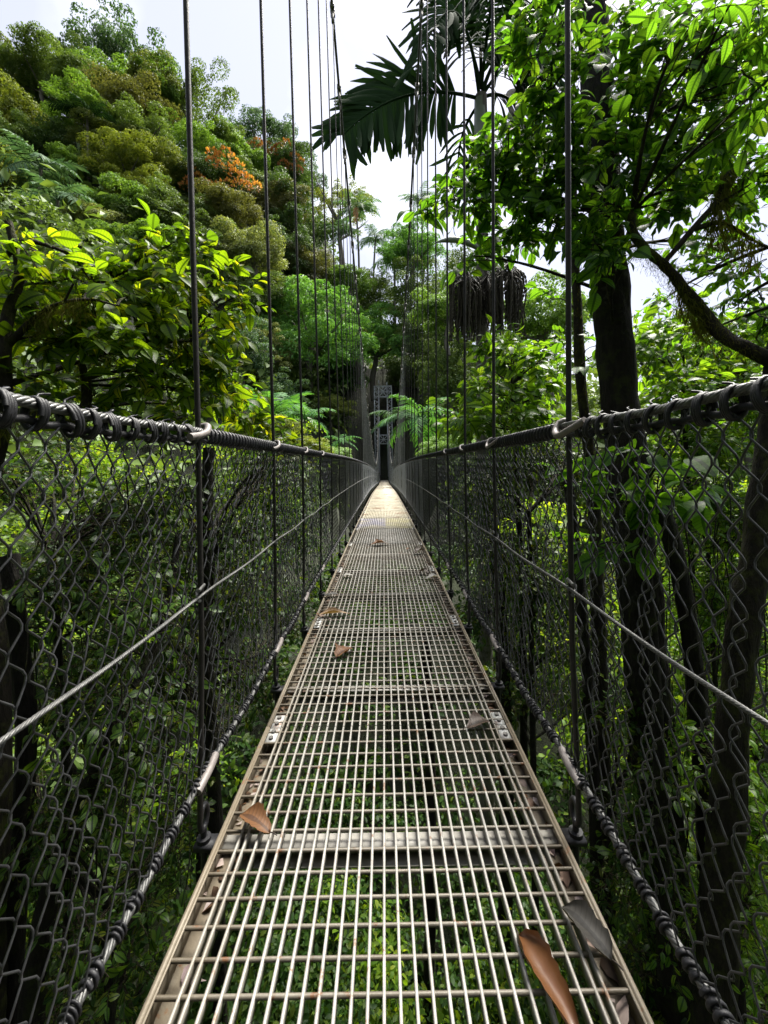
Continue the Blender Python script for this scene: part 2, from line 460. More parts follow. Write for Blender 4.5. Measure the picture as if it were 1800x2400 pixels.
# ---- walkway panels
def bar_mesh(L, w, h, name, mat):
    mb = MB(); c = w * .22
    prof = [(-w/2, -h), (w/2, -h), (w/2, -c), (w/2 - c, 0), (-w/2 + c, 0), (-w/2, -c)]
    n = len(prof)
    V = [(x, y, z) for y in (0, L) for x, z in prof]
    Q = [(i, (i + 1) % n, n + (i + 1) % n, n + i) for i in range(n)]
    mb.add(V, Q); mb.add(V[:n], [(0, 1, 2, 3), (0, 3, 4, 5)]); mb.add(V[n:], [(3, 2, 1, 0), (5, 4, 3, 0)])
    return mb.mesh(name, mat, smooth=False)
BAR_X = [(i - 11.5) * .03 for i in range(24)] + [-.393, .393, -.375, .375]
ROD = .056
def rod_mesh():
    mb = MB(); mb.tube([(-.436, 0, 0), (-.15, 0, 0), (.15, 0, 0), (.436, 0, 0)], .0044, 7)
    return mb.mesh('rod', M['rod'])
ROD_ME = rod_mesh()
def channel_mesh(L, s):
    mb = MB()
    def bx(x0, x1, z0, z1): mb.box((min(s*x0, s*x1), 0, z0), (max(s*x0, s*x1), L, z1))
    bx(.441, .450, -.055, .004)       # outer web
    bx(.4355, .4408, -.004, .0015)    # rolled lip
    bx(.385, .4408, -.055, -.049)     # inner ledge
    return mb.mesh('side_channel', M['channel'], smooth=False)
def plate_parts(parent, L, s, end):
    mb = MB()
    y0, y1 = (0.0, .072) if end == 0 else (L - .072, L)
    mb.box((min(s*.399, s*.4345), y0, -.010), (max(s*.399, s*.4345), y1, -.004))
    pl = mb.obj('splice_plate', M['plate'], parent, smooth=False)
    mb = MB()
    for yy in ((y0 + .02, y0 + .055) if end == 0 else (y1 - .02, y1 - .055)):
        a = np.arange(6) / 6 * 2 * math.pi
        mb.tube([(s*.417, yy, -.004), (s*.417, yy, .003)], .0085, 6)
    mb.obj('bolt', M['bolt'], parent, smooth=False)
seams = [-1.9, -.75, .38, 1.5, 2.48, 3.68]
while seams[-1] + 1.15 < TOWER_Y + .4: seams.append(seams[-1] + 1.15)
_bar_cache, _ch_cache = {}, {}
def paint_mat():
    m, nt, p = new_mat('deck_paint_patches')
    base = ramp(nt, noise(nt, 6, 4, .6, 'World'), [(.3, (.30, .27, .21)), (.7, (.42, .39, .32))])
    g = nt.nodes.new('ShaderNodeNewGeometry'); s = nt.nodes.new('ShaderNodeSeparateXYZ'); nt.links.new(g.outputs['Position'], s.inputs[0])
    col = ramp(nt, s.outputs[0], [(.0, (.20, .21, .42)), (.02, (.45, .41, .15))])
    nn = ramp(nt, noise(nt, 3.2, 3, .6, 'World'), [(.35, (0, 0, 0)), (.62, (.42, .42, .42))])
    nt.links.new(mixc(nt, nn, base, col), p.inputs['Base Color']); p.inputs['Roughness'].default_value = .5
    return m
M['deck_patch'] = paint_mat()
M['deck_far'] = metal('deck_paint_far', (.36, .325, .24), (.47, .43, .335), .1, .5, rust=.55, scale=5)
for i in range(len(seams) - 1):
    y0, y1 = seams[i] + .002, seams[i + 1] - .002
    L = round(y1 - y0, 3)
    ang = math.atan2(DZ(y1) - DZ(y0), y1 - y0)
    near = y1 < 5.2 and y1 > 0
    root = bpy.data.objects.new('deck_panel', None); COL.objects.link(root); root.parent = bridge
    root.location = (0, y0, DZ(y0)); root.rotation_euler = (ang, 0, 0)
    patch = 5.6 < (y0 + y1) / 2 < 6.9
    for s in (-1, 1):
        if (L, s) not in _ch_cache: _ch_cache[(L, s)] = channel_mesh(L, s)
        link('side_channel', _ch_cache[(L, s)], root)
    if near:
        if L not in _bar_cache: _bar_cache[L] = bar_mesh(L, .0062, .026, 'bar', M['deck'])
        for x in BAR_X: link('bar', _bar_cache[L], root, (x, 0, 0))
        k = 0
        while .03 + k * ROD < L - .012:
            link('rod', ROD_ME, root, (0, .03 + k * ROD, -.0052)); k += 1
    else:
        mb = MB()
        for x in BAR_X: mb.box((x - .0031, 0, -.026), (x + .0031, L, 0))
        k = 0
        while .03 + k * ROD < L - .012:
            yy = .03 + k * ROD
            mb.box((-.436, yy - .004, -.0092), (.436, yy + .004, -.001)); k += 1
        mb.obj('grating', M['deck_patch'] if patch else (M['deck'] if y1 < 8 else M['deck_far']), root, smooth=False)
    if y0 < 14 and y1 > 0:
        for s in (-1, 1):
            for e in (0, 1): plate_parts(root, L, s, e)

# ---- litter caught on the ledges
n = 900
ly = R0.uniform(.4, 1, n) ** 1.6 * 12; ly = R0.uniform(.3, 11, n)
side = R0.choice([-1, 1], n)
pos = np.stack([side * R0.uniform(.398, .434, n), ly, DZ(ly) - R0.uniform(.035, .047, n)], 1)
d = rand_dirs(R0, n); d[:, 2] *= .25
up = np.tile((0, 0, 1.0), (n, 1)) + R0.normal(size=(n, 3)) * .35
V, T, U = scatter(pos, d, up, R0.uniform(.018, .055, n), MID[1])
M['litter'] = leaf_mat('leaf_litter', [(.025, .016, .01), (.09, .045, .02), (.16, .10, .07), (.32, .27, .25), (.05, .02, .025)], .15, .6)
lit = link('leaf_litter', mesh_from('leaf_litter', V, T, M['litter'], U))
lit['kind'] = 'stuff'; lit['label'] = 'crumbled dead leaves caught along both edge channels of the walkway'; lit['category'] = 'leaf litter'

# ---- cross beams with hook bolts at their ends
mb = MB()
mb.box((-.458, -.012, -.034), (.458, .028, -.0285)); mb.box((-.458, .0225, -.085), (.458, .0278, -.0342)); mb.box((-.458, -.0115, -.085), (.458, .0222, -.0802))
BEAM_ME = mb.mesh('crossbeam', M['beam'], smooth=False)
HOOK_ME = []
for s in (-1, 1):
    mb = MB(); a = np.linspace(0, 2 * math.pi, 15); x = s * .492
    mb.tube(np.stack([np.full(15, x), .026 * np.cos(a) * .8, .045 + .030 * np.sin(a)], 1), .0075, 6, cap=False)
    mb.tube([(x, 0, .018), (x, 0, -.10)], .008, 6)
    mb.tube([(x, 0, -.016), (x, 0, -.006)], .018, 10)
    mb.box((min(s * .4585, s * .512), -.02, -.03), (max(s * .4585, s * .512), .02, -.0165))
    mb.box((min(s * .4585, s * .512), .014, -.07), (max(s * .4585, s * .512), .0195, -.031))
    HOOK_ME.append(mb.mesh('hook_bolt', M['rope'], smooth=False))
for y in HANG:
    if y < -.5 or y > TOWER_Y - 1: continue
    b = link('crossbeam', BEAM_ME, bridge, (0, y + .02, DZ(y)))
    if y < 9:
        for me in HOOK_ME: link('hook_bolt', me, b)

# ---- cables
def line(fx, fz, y0, y1, n):
    y = np.linspace(y0, y1, n)
    return np.stack([np.broadcast_to(fx(y), y.shape), y, fz(y)], 1)
SAG = lambda y: .007 * np.sin(np.interp(y, HANG, np.arange(len(HANG))) * math.pi) ** 2
for s in (-1, 1):
    mb = MB(); rope(mb, line(lambda y: s * HW + y * 0, lambda y: RZ(y) - SAG(y), .2, 2.4, 120), .0085, 6, .075, 5, .007)
    mb.tube(line(lambda y: s * HW + y * 0, lambda y: RZ(y), 2.4, TOWER_Y, 90), .0085, 5); mb.tube(line(lambda y: s * HW + y * 0, lambda y: RZ(y), -2, .2, 5), .0085, 5)
    mb.obj('handrail_cable', M['steelrope'], bridge)
    mb = MB(); mb.tube(line(lambda y: s * (HW + .004) + y * 0, lambda y: RZ(y) - .021 - SAG(y) - .006 * np.sin(y * 41) ** 2, -1.5, 4, 160), .0062, 6)
    mb.obj('selvedge_rope', M['rope'], bridge)
    mb = MB(); rope(mb, line(lambda y: s * (HW - .006) + y * 0, lambda y: KZ(y) - SAG(y), .2, 3.7, 120), .0044, 6, .045, 4, .006)
    mb.tube(line(lambda y: s * (HW - .006) + y * 0, KZ, 3.7, TOWER_Y, 70), .0044, 4)
    mb.obj('middle_rope', M['midrope'], bridge)
    mb = MB(); rope(mb, line(lambda y: s * (HW + .004) + y * 0, lambda y: LZ(y) - 2 * SAG(y), .2, 2.4, 120), .0085, 6, .07, 5, .007)
    mb.tube(line(lambda y: s * (HW + .004) + y * 0, LZ, 2.4, TOWER_Y, 90), .008, 5)
    mb.obj('foot_cable', M['midrope'], bridge)
    mb = MB(); mb.tube(line(lambda y: s * MX(y), MZ, -2.5, TOWER_Y, 140), .0165, 8)
    mc = mb.obj('main_cable', M['maincable'], bridge)
    for y in HANG:
        if y < -.5 or MZ(y) - RZ(y) < .12: continue
        mb = MB(); z0 = float(RZ(y)); z1 = float(MZ(y)); x0, x1 = s * HW, s * float(MX(y))
        lean = s * .002
        mb.tube([(s * .492, y, DZ(y) + .04), (s * (HW + .006), y, DZ(y) + .5), (s * (HW + .006), y, z0), ((x0 + x1) / 2 + s * .003, y, (z0 + z1) / 2), (x1, y, z1)], .0072 if y < 5 else (.006 if y < 12 else .0042), 7 if y < 4 else 5)
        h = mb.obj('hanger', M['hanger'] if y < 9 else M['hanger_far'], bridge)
        if y > 3:
            mb = MB()
            sl = -2 * .0163 * (23.7 - y)
            for dy in (-.035, 0, .035):
                mb.box((x1 - .028, y + dy - .012, z1 + sl * dy - .03), (x1 + .028, y + dy + .012, z1 + sl * dy + .03))
            mb.beam((x1, y, z1 - .03), (x1, y, z1 - .16), .028, .028)
            mb.obj('clamp', M['clamp'], h, smooth=False)
        if y < 3.2:
            mb = MB()          # hose sleeve round the handrail at the hanger
            if y < 2 :
                pts = [(x0 - s*.020, y - .10, z0 - .022), (x0 - s*.024, y - .05, z0 - .014), (x0 - s * .022, y - .01, z0 - .002), (x0 - s * .006, y + .022, z0 + .016), (x0 + s * .016, y + .026, z0 + .012)]
                if s > 0: pts = [(x0 - .006, y - .11, z0 + .002), (x0 - .024, y - .06, z0 - .018), (x0 - .026, y - .004, z0 - .026), (x0 - .018, y + .026, z0 - .012), (x0 - .002, y + .03, z0 + .012), (x0 + .016, y + .01, z0 + .012)]
            else:
                pts = [(x0 - s*.014, y - .05, z0 - .02), (x0 - s*.022, y, z0 - .01), (x0 - s*.012, y + .03, z0 + .012), (x0 + s*.01, y + .03, z0 + .012)]
            mb.tube(smooth_path(pts, 14), .0088 if y < 1.5 else .0062, 8)
            mb.obj('hose_sleeve', M['sleeve'], h)
            mb = MB()          # sleeve on the foot cable and a rope clip on the middle rope
            zl = float(LZ(y)); mb.tube(smooth_path([(x0 - s*.004, y - .055, zl - .004), (x0 - s*.006, y - .02, zl + .002), (x0 - s*.004, y + .03, zl + .004), (x0, y + .06, zl + .006)], 10), .0102, 8)
            mb.obj('foot_sleeve', M['sleeve'], h)
            mb = MB(); zk = float(KZ(y))
            mb.tube(smooth_path([(x0 - s*.012, y - .045, zk - .006), (x0 + s*.010, y - .004, zk - .016), (x0 + s*.022, y + .012, zk), (x0 + s*.006, y + .012, zk + .014), (x0 - s*.012, y - .05, zk + .02)], 14), .0042, 6)
            mb.obj('wire_tie', M['steelrope'], h)

# ---- lashings
def coil(a, b, turns, length, r, n=40):
    t = np.linspace(0, 1, n); th = t * turns * 2 * math.pi
    return np.stack([a * np.cos(th), (t - .5) * length, b * np.sin(th) - .012], 1), r
mb = MB(); pth, r = coil(.0125, .0215, 3.1, .012, .0034, 46); mb.tube(pth, r, 6)
mb.tube(smooth_path([(.0, .0, .010), (.004, .008, .014), (-.006, .014, .017)], 5), .002, 5)
KNOT_A = mb.mesh('rope_knot', M['rope'])
mb = MB(); pth, r = coil(.013, .022, 2.2, .013, .0038, 36); mb.tube(pth, r, 6)
mb.tube(smooth_path([(.0, .0, .010), (-.006, .006, .015), (.004, .016, .020)], 5), .0018, 5)
KNOT_B = mb.mesh('rope_knot', M['rope'])
mb = MB(); pth, r = coil(.0105, .0115, 2.6, .026, .0032, 36); pth = pth + np.array((0, 0, .012)); mb.tube(pth, r, 6)
KNOT_F = mb.mesh('foot_knot', M['rope'])
mb = MB()
nturn = 26; t = np.linspace(0, 1, nturn * 10); th = t * nturn * 2 * math.pi
mb.tube(np.stack([.012 * np.cos(th), t * .66, .018 * np.sin(th) - .010], 1), .0050, 5)
WRAP_ME = mb.mesh('rope_wrap', M['rope'])
mb = MB()
t = np.linspace(0, 1, 90); th = t * 9 * 2 * math.pi
mb.tube(np.stack([.0125 * np.cos(th), t * .66, .0125 * np.sin(th)], 1), .0045, 5)
FWRAP_ME = mb.mesh('foot_wrap', M['rope'])
rr = np.random.default_rng(3)
for s in (-1, 1):
    y = .40
    while y < 1.0:
        k = link('rope_knot', KNOT_A if rr.random() < .5 else KNOT_B, bridge, (s * HW, y + rr.normal() * .004, float(RZ(y) - SAG(y)) - .002))
        k.rotation_euler = (rr.normal() * .12, rr.normal() * .15, rr.normal() * .2); k.scale = [rr.uniform(.9, 1.15)] * 3
        y += .052
    y = .42
    while y < 2.35:
        k = link('foot_knot', KNOT_F, bridge, (s * (HW + .004), y + rr.normal() * .006, float(LZ(y) - 2 * SAG(y))))
        k.rotation_euler = (0, rr.uniform(-1, 1), 0); k.scale = (rr.uniform(.9, 1.15), rr.uniform(.7, 1.5), 1)
        y += .058
    for i, y in enumerate(HANG):
        if y < 1 or y > 11: continue
        L_ = (HANG[i + 1] - y) / .66
        w = link('rope_wrap', WRAP_ME, bridge, (s * HW, y + .02, float(RZ(y)))); w.scale = (1, L_ * .97, 1)
        w.rotation_euler = (math.atan2(float(RZ(y + .66) - RZ(y)), .66), 0, 0)
        if y > 2.3:
            w = link('foot_wrap', FWRAP_ME, bridge, (s * (HW + .004), y, float(LZ(y)))); w.scale = (1, L_, 1)
            w.rotation_euler = (math.atan2(float(LZ(y + .66) - LZ(y)), .66), 0, 0)

# ---- chain-link sides: each wire is a flattened spiral hooked into the next
QH = .0705
def link_wire(p, z0, z1, phase, bulge, sides, r, seed, fine=True):
    g = np.random.default_rng(seed)
    n = int(round((z1 - z0) / (QH / 2)))
    pts = []
    for k in range(n + 1):
        z = z0 + (z1 - z0) * k / n
        sgn = 1 if (k + phase) % 2 == 0 else -1
        yy = sgn * (p / 2 + .0014) + g.normal() * .0009
        t = k / n
        bx = bulge * math.sin(t * math.pi) * (1 - .6 * math.exp(-((t - .52) / .09) ** 2))
        if fine:
            dz = QH * .11; hook = .0034
            pts += [(bx - hook * .6 * sgn, yy * .80, z - dz), (bx, yy, z), (bx + hook * .6 * sgn, yy * .80, z + dz)]
        else: pts.append((bx, yy, z))
    mb = MB(); mb.tube(pts, r, sides, cap=False)
    return mb
WIRES = {}
ZL, ZT = .175, 1.045
def wire_me(p, phase, var):
    key = (p, phase, var)
    if key not in WIRES:
        WIRES[key] = link_wire(p, ZL - .01, ZT, phase, .018 + .012 * var, 5, .0017, hash(key) % 9999).mesh('wire', M['wire'])
    return WIRES[key]
FARBAY = {}
def far_bay(var, sides, lod):
    key = (var, lod)
    if key not in FARBAY:
        mb = MB(); nw = 30; p = .66 / nw
        for k in range(nw):
            w = link_wire(p, ZL, ZT - .03, k % 2, .02 + .008 * var, sides, .0014, var * 100 + k, fine=False)
            V = np.vstack(w.v); V[:, 1] += (k + .5) * p
            mb.add(V, np.vstack(w.q))
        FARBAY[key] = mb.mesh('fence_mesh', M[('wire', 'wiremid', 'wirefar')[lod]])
    return FARBAY[key]
for s in (-1, 1):
    for i, y in enumerate(HANG[2:-1], start=2):
        y1 = HANG[i + 1]
        ang = math.atan2(float(DZ(y1) - DZ(y)), y1 - y)
        bay = bpy.data.objects.new('fence_bay', None) if 1 < i <= 6 else None
        if bay is not None:
            COL.objects.link(bay); bay.parent = bridge
            bay.location = (s * (HW + .002), y, float(DZ(y))); bay.rotation_euler = (ang, 0, 0); bay.scale = (s, 1, 1)
            p = .0214
            k = 0
            while (k + .5) * p < y1 - y:
                w = link('wire', wire_me(p, k % 2, int(rr.integers(0, 3))), bay, (rr.normal() * .001, (k + .5) * p, 0)); k += 1
        else:
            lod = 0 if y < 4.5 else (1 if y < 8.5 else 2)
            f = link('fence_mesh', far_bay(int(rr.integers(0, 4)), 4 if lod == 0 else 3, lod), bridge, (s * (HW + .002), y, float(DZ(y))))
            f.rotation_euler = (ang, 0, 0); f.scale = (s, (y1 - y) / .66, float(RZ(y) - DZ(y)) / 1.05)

# ------------------------------------------------------------------ far tower
tw = thing('lattice_tower', 'pale steel lattice tower standing at the far end of the footbridge', 'tower', (0, TOWER_Y, DZ(TOWER_Y) - 1.2))
zb, zt = -1.2 - 0.0, EYE + (PY - 905) * TOWER_Y / F
base_z = float(DZ(TOWER_Y)) - 1.2
Ht = zt - base_z
lw, xo = .52, 1.0
for s in (-1, 1):
    xa, xb = s * (xo - lw), s * xo
    root = bpy.data.objects.new('tower_leg', None); COL.objects.link(root); root.parent = tw
    for x in (xa, xb):
        for y in (-.26, .26):
            mb = MB(); mb.beam((x, y, 0), (x, y, Ht), .085); mb.obj('chord', M['tower'], root, smooth=False)
    step = .5; k = 0
    while k * step < Ht - .4:
        z0, z1 = k * step, min((k + 1) * step, Ht)
        mb = MB()
        a, b = (xa, xb) if k % 2 == 0 else (xb, xa)
        mb.beam((a, -.29, z0), (b, -.29, z1), .05); mb.beam((b, .29, z0), (a, .29, z1), .05)
        mb.beam((xb, -.26, z0), (xb, .26, z1), .05); mb.beam((xa, .26, z0), (xa, -.26, z1), .05)
        mb.obj('brace', M['tower'], root, smooth=False); k += 1
def cross_frame(z0, z1, panels):
    root = bpy.data.objects.new('cross_frame', None); COL.objects.link(root); root.parent = tw
    x0, x1 = -(xo - lw), xo - lw
    for y in (-.27, .27):
        for z in (z0, z1):
            mb = MB(); mb.beam((x0, y, z), (x1, y, z), .08); mb.obj('chord', M['tower'], root, smooth=False)
        zm = (z0 + z1) / 2
        for a, b in (((x0, z1), (0, zm)), ((x1, z1), (0, zm)), ((x0, z0), (0, zm)), ((x1, z0), (0, zm)), ((0, z0), (0, z1)), ((x0, zm), (x1, zm))):
            mb = MB(); mb.beam((a[0], y + .012, a[1]), (b[0], y + .012, b[1]), .055); mb.obj('brace', M['tower'], root, smooth=False)
        mb = MB(); mb.box((-.11, y - .05, zm - .11), (.11, y - .035, zm + .11)); mb.obj('gusset_plate', M['tower'], root, smooth=False)
cross_frame(Ht - 1.25, Ht - .05, 2)
zc = EYE + (PY - 1040) * TOWER_Y / F - base_z
cross_frame(zc, zc + 1.0, 1)
for s, hgt in ((-1, .7), (1, .45)):
    mb = MB(); mb.beam((s * .47, 0, Ht), (s * .47, 0, Ht + hgt), .09); mb.obj('cable_post', M['tower'], tw, smooth=False)
    for z in (Ht - .62, Ht - 1.2, Ht - .03):
        for yy in (-.3, .3):
            mb = MB(); mb.beam((s * .5, yy, z), (s * .98, yy, z), .06); mb.obj('strut', M['tower'], tw, smooth=False)


# ------------------------------------------------------------------ vegetation
GP = []      # ground control points (x, y, z)

def crown_mesh(name, seed, lobes, per, flat=.75, spread=.8, lobe=(.22, .38), leaf=.06, low=-.25, inner=.15, shape=LO):
    g = np.random.default_rng(seed)
    pos, dr, up, sz = [], [], [], []
    cs = []
    for k in range(lobes):
        th = g.uniform(0, 2 * math.pi); u = g.uniform(low, 1)
        rr_ = math.sqrt(max(0, 1 - u * u)) if u > 0 else 1.0
        c = np.array((math.cos(th) * rr_ * spread, math.sin(th) * rr_ * spread, u * flat * spread)) * g.uniform(.5, 1.2)
        r = g.uniform(*lobe) * (1.25 if g.random() < .15 else 1.0); cs.append((c, r))
        n = int(per * (r / np.mean(lobe)) ** 2)
        d = rand_dirs(g, n); d[:, 2] = np.where(d[:, 2] < -.35, -d[:, 2], d[:, 2])
        rad = r * g.uniform(.55, 1.05, n) ** .6
        q = c + d * rad[:, None] * np.array((1, 1, .72))
        nn = nrm(d * .8 + np.array((0, 0, .55)) + g.normal(size=(n, 3)) * .45)
        t = np.cross(nn, rand_dirs(g, n))
        pos.append(q); dr.append(t - nn * .1); up.append(nn); sz.append(leaf * g.uniform(.45, 1.5, n))
    n = int(lobes * per * inner)
    if n:
        q = rand_dirs(g, n) * g.uniform(.2, .9, n)[:, None] * np.array((.8, .8, .6 * flat))
        nn = nrm(g.normal(size=(n, 3)) + (0, 0, .6))
        pos.append(q); dr.append(np.cross(nn, rand_dirs(g, n))); up.append(nn); sz.append(leaf * g.uniform(.8, 1.5, n))
    V, T, U = scatter(np.vstack(pos), np.vstack(dr), np.vstack(up), np.concatenate(sz), shape)
    return mesh_from(name, V, T, M['far_green'], smooth=False), cs

def trunk_mesh(cs, seed, h=2.4, r=.07, limbs=7, r2=.4):
    g = np.random.default_rng(seed); mb = MB()
    pts = [(0, 0, -h), (g.normal() * .05, g.normal() * .05, -h * .6), (g.normal() * .06, g.normal() * .06, -h * .25), (0, 0, -.1)]
    mb.tube(smooth_path(pts, 12), np.linspace(r * 1.25, r * .75, 12), 7)
    for c, rad in [cs[i] for i in g.permutation(len(cs))[:limbs]]:
        st = np.array((0, 0, -g.uniform(.1, .7)))
        mid = (st + c) / 2 + np.array((g.normal() * .06, g.normal() * .06, -.05))
        mb.tube(bez(st, mid, c, 7), np.linspace(r * .55, r * .12, 7), 5)
    return mb.mesh('trunk', M['bark_far'])

PROTO = {}
def proto(kind, var):
    key = (kind, var)
    if key not in PROTO:
        sd = abs(hash(kind)) % 1000 if False else sum(map(ord, kind)) + var * 37
        if kind == 'dome':     me, cs = crown_mesh('crown', sd, 64, 240, .85, .86, (.11, .34), .052, low=-.6)
        elif kind == 'round':  me, cs = crown_mesh('crown', sd, 68, 230, 1.05, .86, (.11, .31), .050, low=-.75)
        elif kind == 'umbrella': me, cs = crown_mesh('crown', sd, 64, 190, .55, .9, (.10, .22), .040, low=.0, inner=.02)
        elif kind == 'open':   me, cs = crown_mesh('crown', sd, 84, 150, .95, .95, (.09, .2), .042, low=-.5, inner=.03)
        elif kind == 'layer':  me, cs = crown_mesh('crown', sd, 60, 250, .6, .92, (.10, .32), .056, low=-.6)
        elif kind == 'feather':me, cs = crown_mesh('crown', sd, 86, 210, .8, .9, (.11, .28), .062, low=-.7, shape=leaf_shape('lo', .3, .3, .7))
        PROTO[key] = (me, trunk_mesh(cs, sd, limbs=12 if kind in ('open', 'umbrella') else 7))
    return PROTO[key]

def far_tree(label, px, py, rpx, d, kind, col, zs=1.0, var=0, hfac=1.0, name='forest_tree', group='trees on the far slope', extra=None):
    c = P(px, py + (.55 * rpx if d > 30 else 0), d); R = rpx * d / F * (1.16 if d > 30 else 1.0)
    if d > 30 and hfac == 1.0: hfac = .6
    cm, tm = proto(kind, var)
    base = c + np.array((0, 0, -2.4 * R * hfac))
    root = thing(name, label, 'tree', tuple(base), group)
    g = random.Random(int(px * 7 + py))
    rz = g.uniform(0, 6.28)
    for nm, me, mat in (('trunk', tm, None), ('crown', cm, M['far_' + col])):
        o = link(nm, me, root, (0, 0, 2.4 * R * hfac))
        o.rotation_euler = (0, 0, rz) if nm == 'trunk' else (g.uniform(-.22, .22), g.uniform(-.22, .22), rz)
        sx_ = g.uniform(.85, 1.2) if nm == 'crown' else 1.0
        o.scale = (R * sx_, R / sx_, R * (hfac if nm == 'trunk' else zs))
        if mat:
            o.material_slots[0].link = 'OBJECT'; o.material_slots[0].material = mat
    GP.append((base[0], base[1], base[2] + .3 * R))
    return root

T_ = far_tree
T_('olive crown at the left edge of the skyline', 15, 150, 80, 62, 'dome', 'olive', .9, 0)
T_('green crown just right of the leftmost skyline tree', 105, 150, 70, 60, 'dome', 'green', .9, 1)
T_('tall flat-topped open tree highest on the skyline', 285, 115, 122, 74, 'umbrella', 'blue', 1.2, 0, 1.0)
T_('bright green dome right under the highest flat-topped tree', 305, 165, 88, 64, 'layer', 'bright', .9, 0)
T_('small brownish crown left of the bright green dome', 205, 190, 60, 60, 'dome', 'green', .9, 1)
T_('brown-green crown below the bright green dome', 300, 245, 85, 56, 'dome', 'brown', .9, 0)
T_('see-through open-branched tree at the right shoulder of the skyline', 455, 235, 82, 66, 'open', 'green', 1.15, 0, 1.2)
T_('yellow-olive crown on the slope at the left edge below the skyline', 40, 250, 88, 52, 'dome', 'yellow', .85, 1)
T_('layered light green crown above the dark palm on the slope', 200, 235, 58, 50, 'layer', 'bright', .8, 1)
T_('dull green crown right of the dark palm on the slope', 335, 300, 70, 52, 'round', 'green', .9, 0)
T_('dark crown above the drooping palms at the left', 120, 330, 75, 50, 'round', 'dark', .9, 1)
T_('light green shrubby crown at mid slope below the dark palm', 165, 370, 48, 46, 'layer', 'bright', .8, 0)
T_('brown-tinged crown left of the orange tree', 385, 370, 68, 50, 'dome', 'olive', .9, 1)
T_('mid-green crown in the middle of the slope above the near leaves', 300, 360, 70, 47, 'dome', 'yellow', .85, 0)
T_('yellow-green crown at the left edge halfway up the slope', 25, 400, 80, 43, 'layer', 'yellow', 1.0, 1)
T_('pale green crown right of the drooping palms', 280, 450, 75, 43, 'layer', 'bright', .85, 0)
T_('dusky crown directly below the orange tree', 520, 470, 72, 46, 'dome', 'brown', .8, 0)
T_('green crown left of and below the orange tree', 400, 465, 75, 43, 'round', 'green', .85, 1)
T_('distant blue-green dome right of the sky gap', 625, 315, 78, 92, 'umbrella', 'blue', 1.5, 1, 1.0)
T_('dark green crown right of the rust-topped tree', 700, 400, 50, 80, 'round', 'blue', 1.0, 0)
T_('bright green crown between the orange tree and the rust-topped tree', 560, 360, 62, 66, 'layer', 'bright', 1.0, 1)
T_('large dark crown on the slope behind the third left hanger', 690, 480, 70, 58, 'round', 'dark', 1.2, 1)
T_('pale yellow-green crown on the slope beside the second left hanger', 590, 560, 68, 42, 'dome', 'pale', 1.1, 1)
T_('grey-green crown left of the pale yellow-green one', 480, 550, 70, 42, 'round', 'green', .9, 0)
T_('light green crown just above the near leaves', 340, 545, 75, 38, 'layer', 'bright', .8, 1)
T_('dark crown behind the near leaves at the left', 190, 560, 90, 38, 'round', 'dark', .8, 0)
T_('shaded crown behind the near leaves at the left edge', 40, 540, 90, 36, 'dome', 'dark', .8, 1)
T_('brownish crown above the big feathery tree', 700, 590, 66, 52, 'dome', 'brown', .9, 1)
T_('olive crown left of the big feathery tree', 610, 670, 66, 42, 'dome', 'green', 1.0, 0)
T_('big feathery bright green tree left of the tower', 735, 725, 112, 44, 'feather', 'emerald', 1.0, 0)
T_('feathery green tree directly above the tower', 875, 760, 80, 50, 'feather', 'emerald', 1.0, 1)
T_('yellowish-leaved tree in front of the feathery trees', 840, 800, 45, 48, 'open', 'pale', .8, 1)
T_('pale grey-leaved tree under the second left hanger', 615, 800, 62, 38, 'open', 'pale', 1.1, 0)
T_('dark shaded tree left of the tower', 700, 880, 75, 46, 'round', 'green', 1.0, 0)
T_('yellow-green low tree left of the tower', 775, 930, 42, 42, 'layer', 'yellow', .9, 0)
T_('deep green tree low on the slope left of the tower', 640, 900, 70, 36, 'round', 'blue', .9, 1)
T_('bright green slim tree right of the sky gap', 965, 560, 62, 52, 'feather', 'emerald', 1.2, 1)
T_('green tree right of the main cables at mid height', 975, 680, 72, 50, 'round', 'green', 1.2, 0)
T_('vine-hung tree right of the tower top', 1010, 790, 70, 46, 'round', 'green', 1.3, 1)
T_('green crown close right of the tower', 945, 860, 48, 52, 'dome', 'green', 1.2, 1)
T_('dark crown behind the tower', 890, 930, 70, 62, 'round', 'dark', 1.2, 0)
T_('shaded crown low right of the tower', 1000, 950, 70, 56, 'round', 'dark', 1.0, 1)
T_('light green crown behind the palm fruit', 1050, 700, 60, 34, 'layer', 'bright', 1.2, 0)
T_('green mass of leaves behind the big mossy trunk', 1280, 760, 110, 26, 'layer', 'bright', 1.1, 1)
T_('distant green crown seen between branches at the right', 1540, 820, 120, 24, 'layer', 'bright', .8, 0)
T_('green crown at the right edge above the handrail', 1760, 860, 110, 20, 'layer', 'green', .9, 1)

T_('small rounded crown filling the skyline left of the highest tree', 165, 130, 55, 66, 'round', 'green', .9, 0)
T_('olive crown at the skyline shoulder below the highest tree', 385, 195, 62, 64, 'dome', 'olive', 1.0, 1)
T_('green crown under the see-through tree', 430, 310, 70, 58, 'round', 'bright', .9, 1)
T_('small crown between see-through tree and orange tree', 500, 320, 50, 62, 'dome', 'green', .9, 0)
T_('light olive crown left of centre on the upper slope', 245, 300, 55, 49, 'layer', 'olive', .9, 1)
T_('green crown at the left edge between the two yellowish crowns', 30, 320, 65, 47, 'round', 'green', .9, 0)
T_('grey-green crown right of the lower drooping palm', 215, 500, 65, 39, 'dome', 'pale', .8, 0)
T_('olive crown left of the light green crown above the near leaves', 330, 420, 60, 45, 'dome', 'yellow', .8, 1)
T_('olive-green crown behind the first left hanger', 450, 505, 60, 44, 'dome', 'olive', .9, 1)
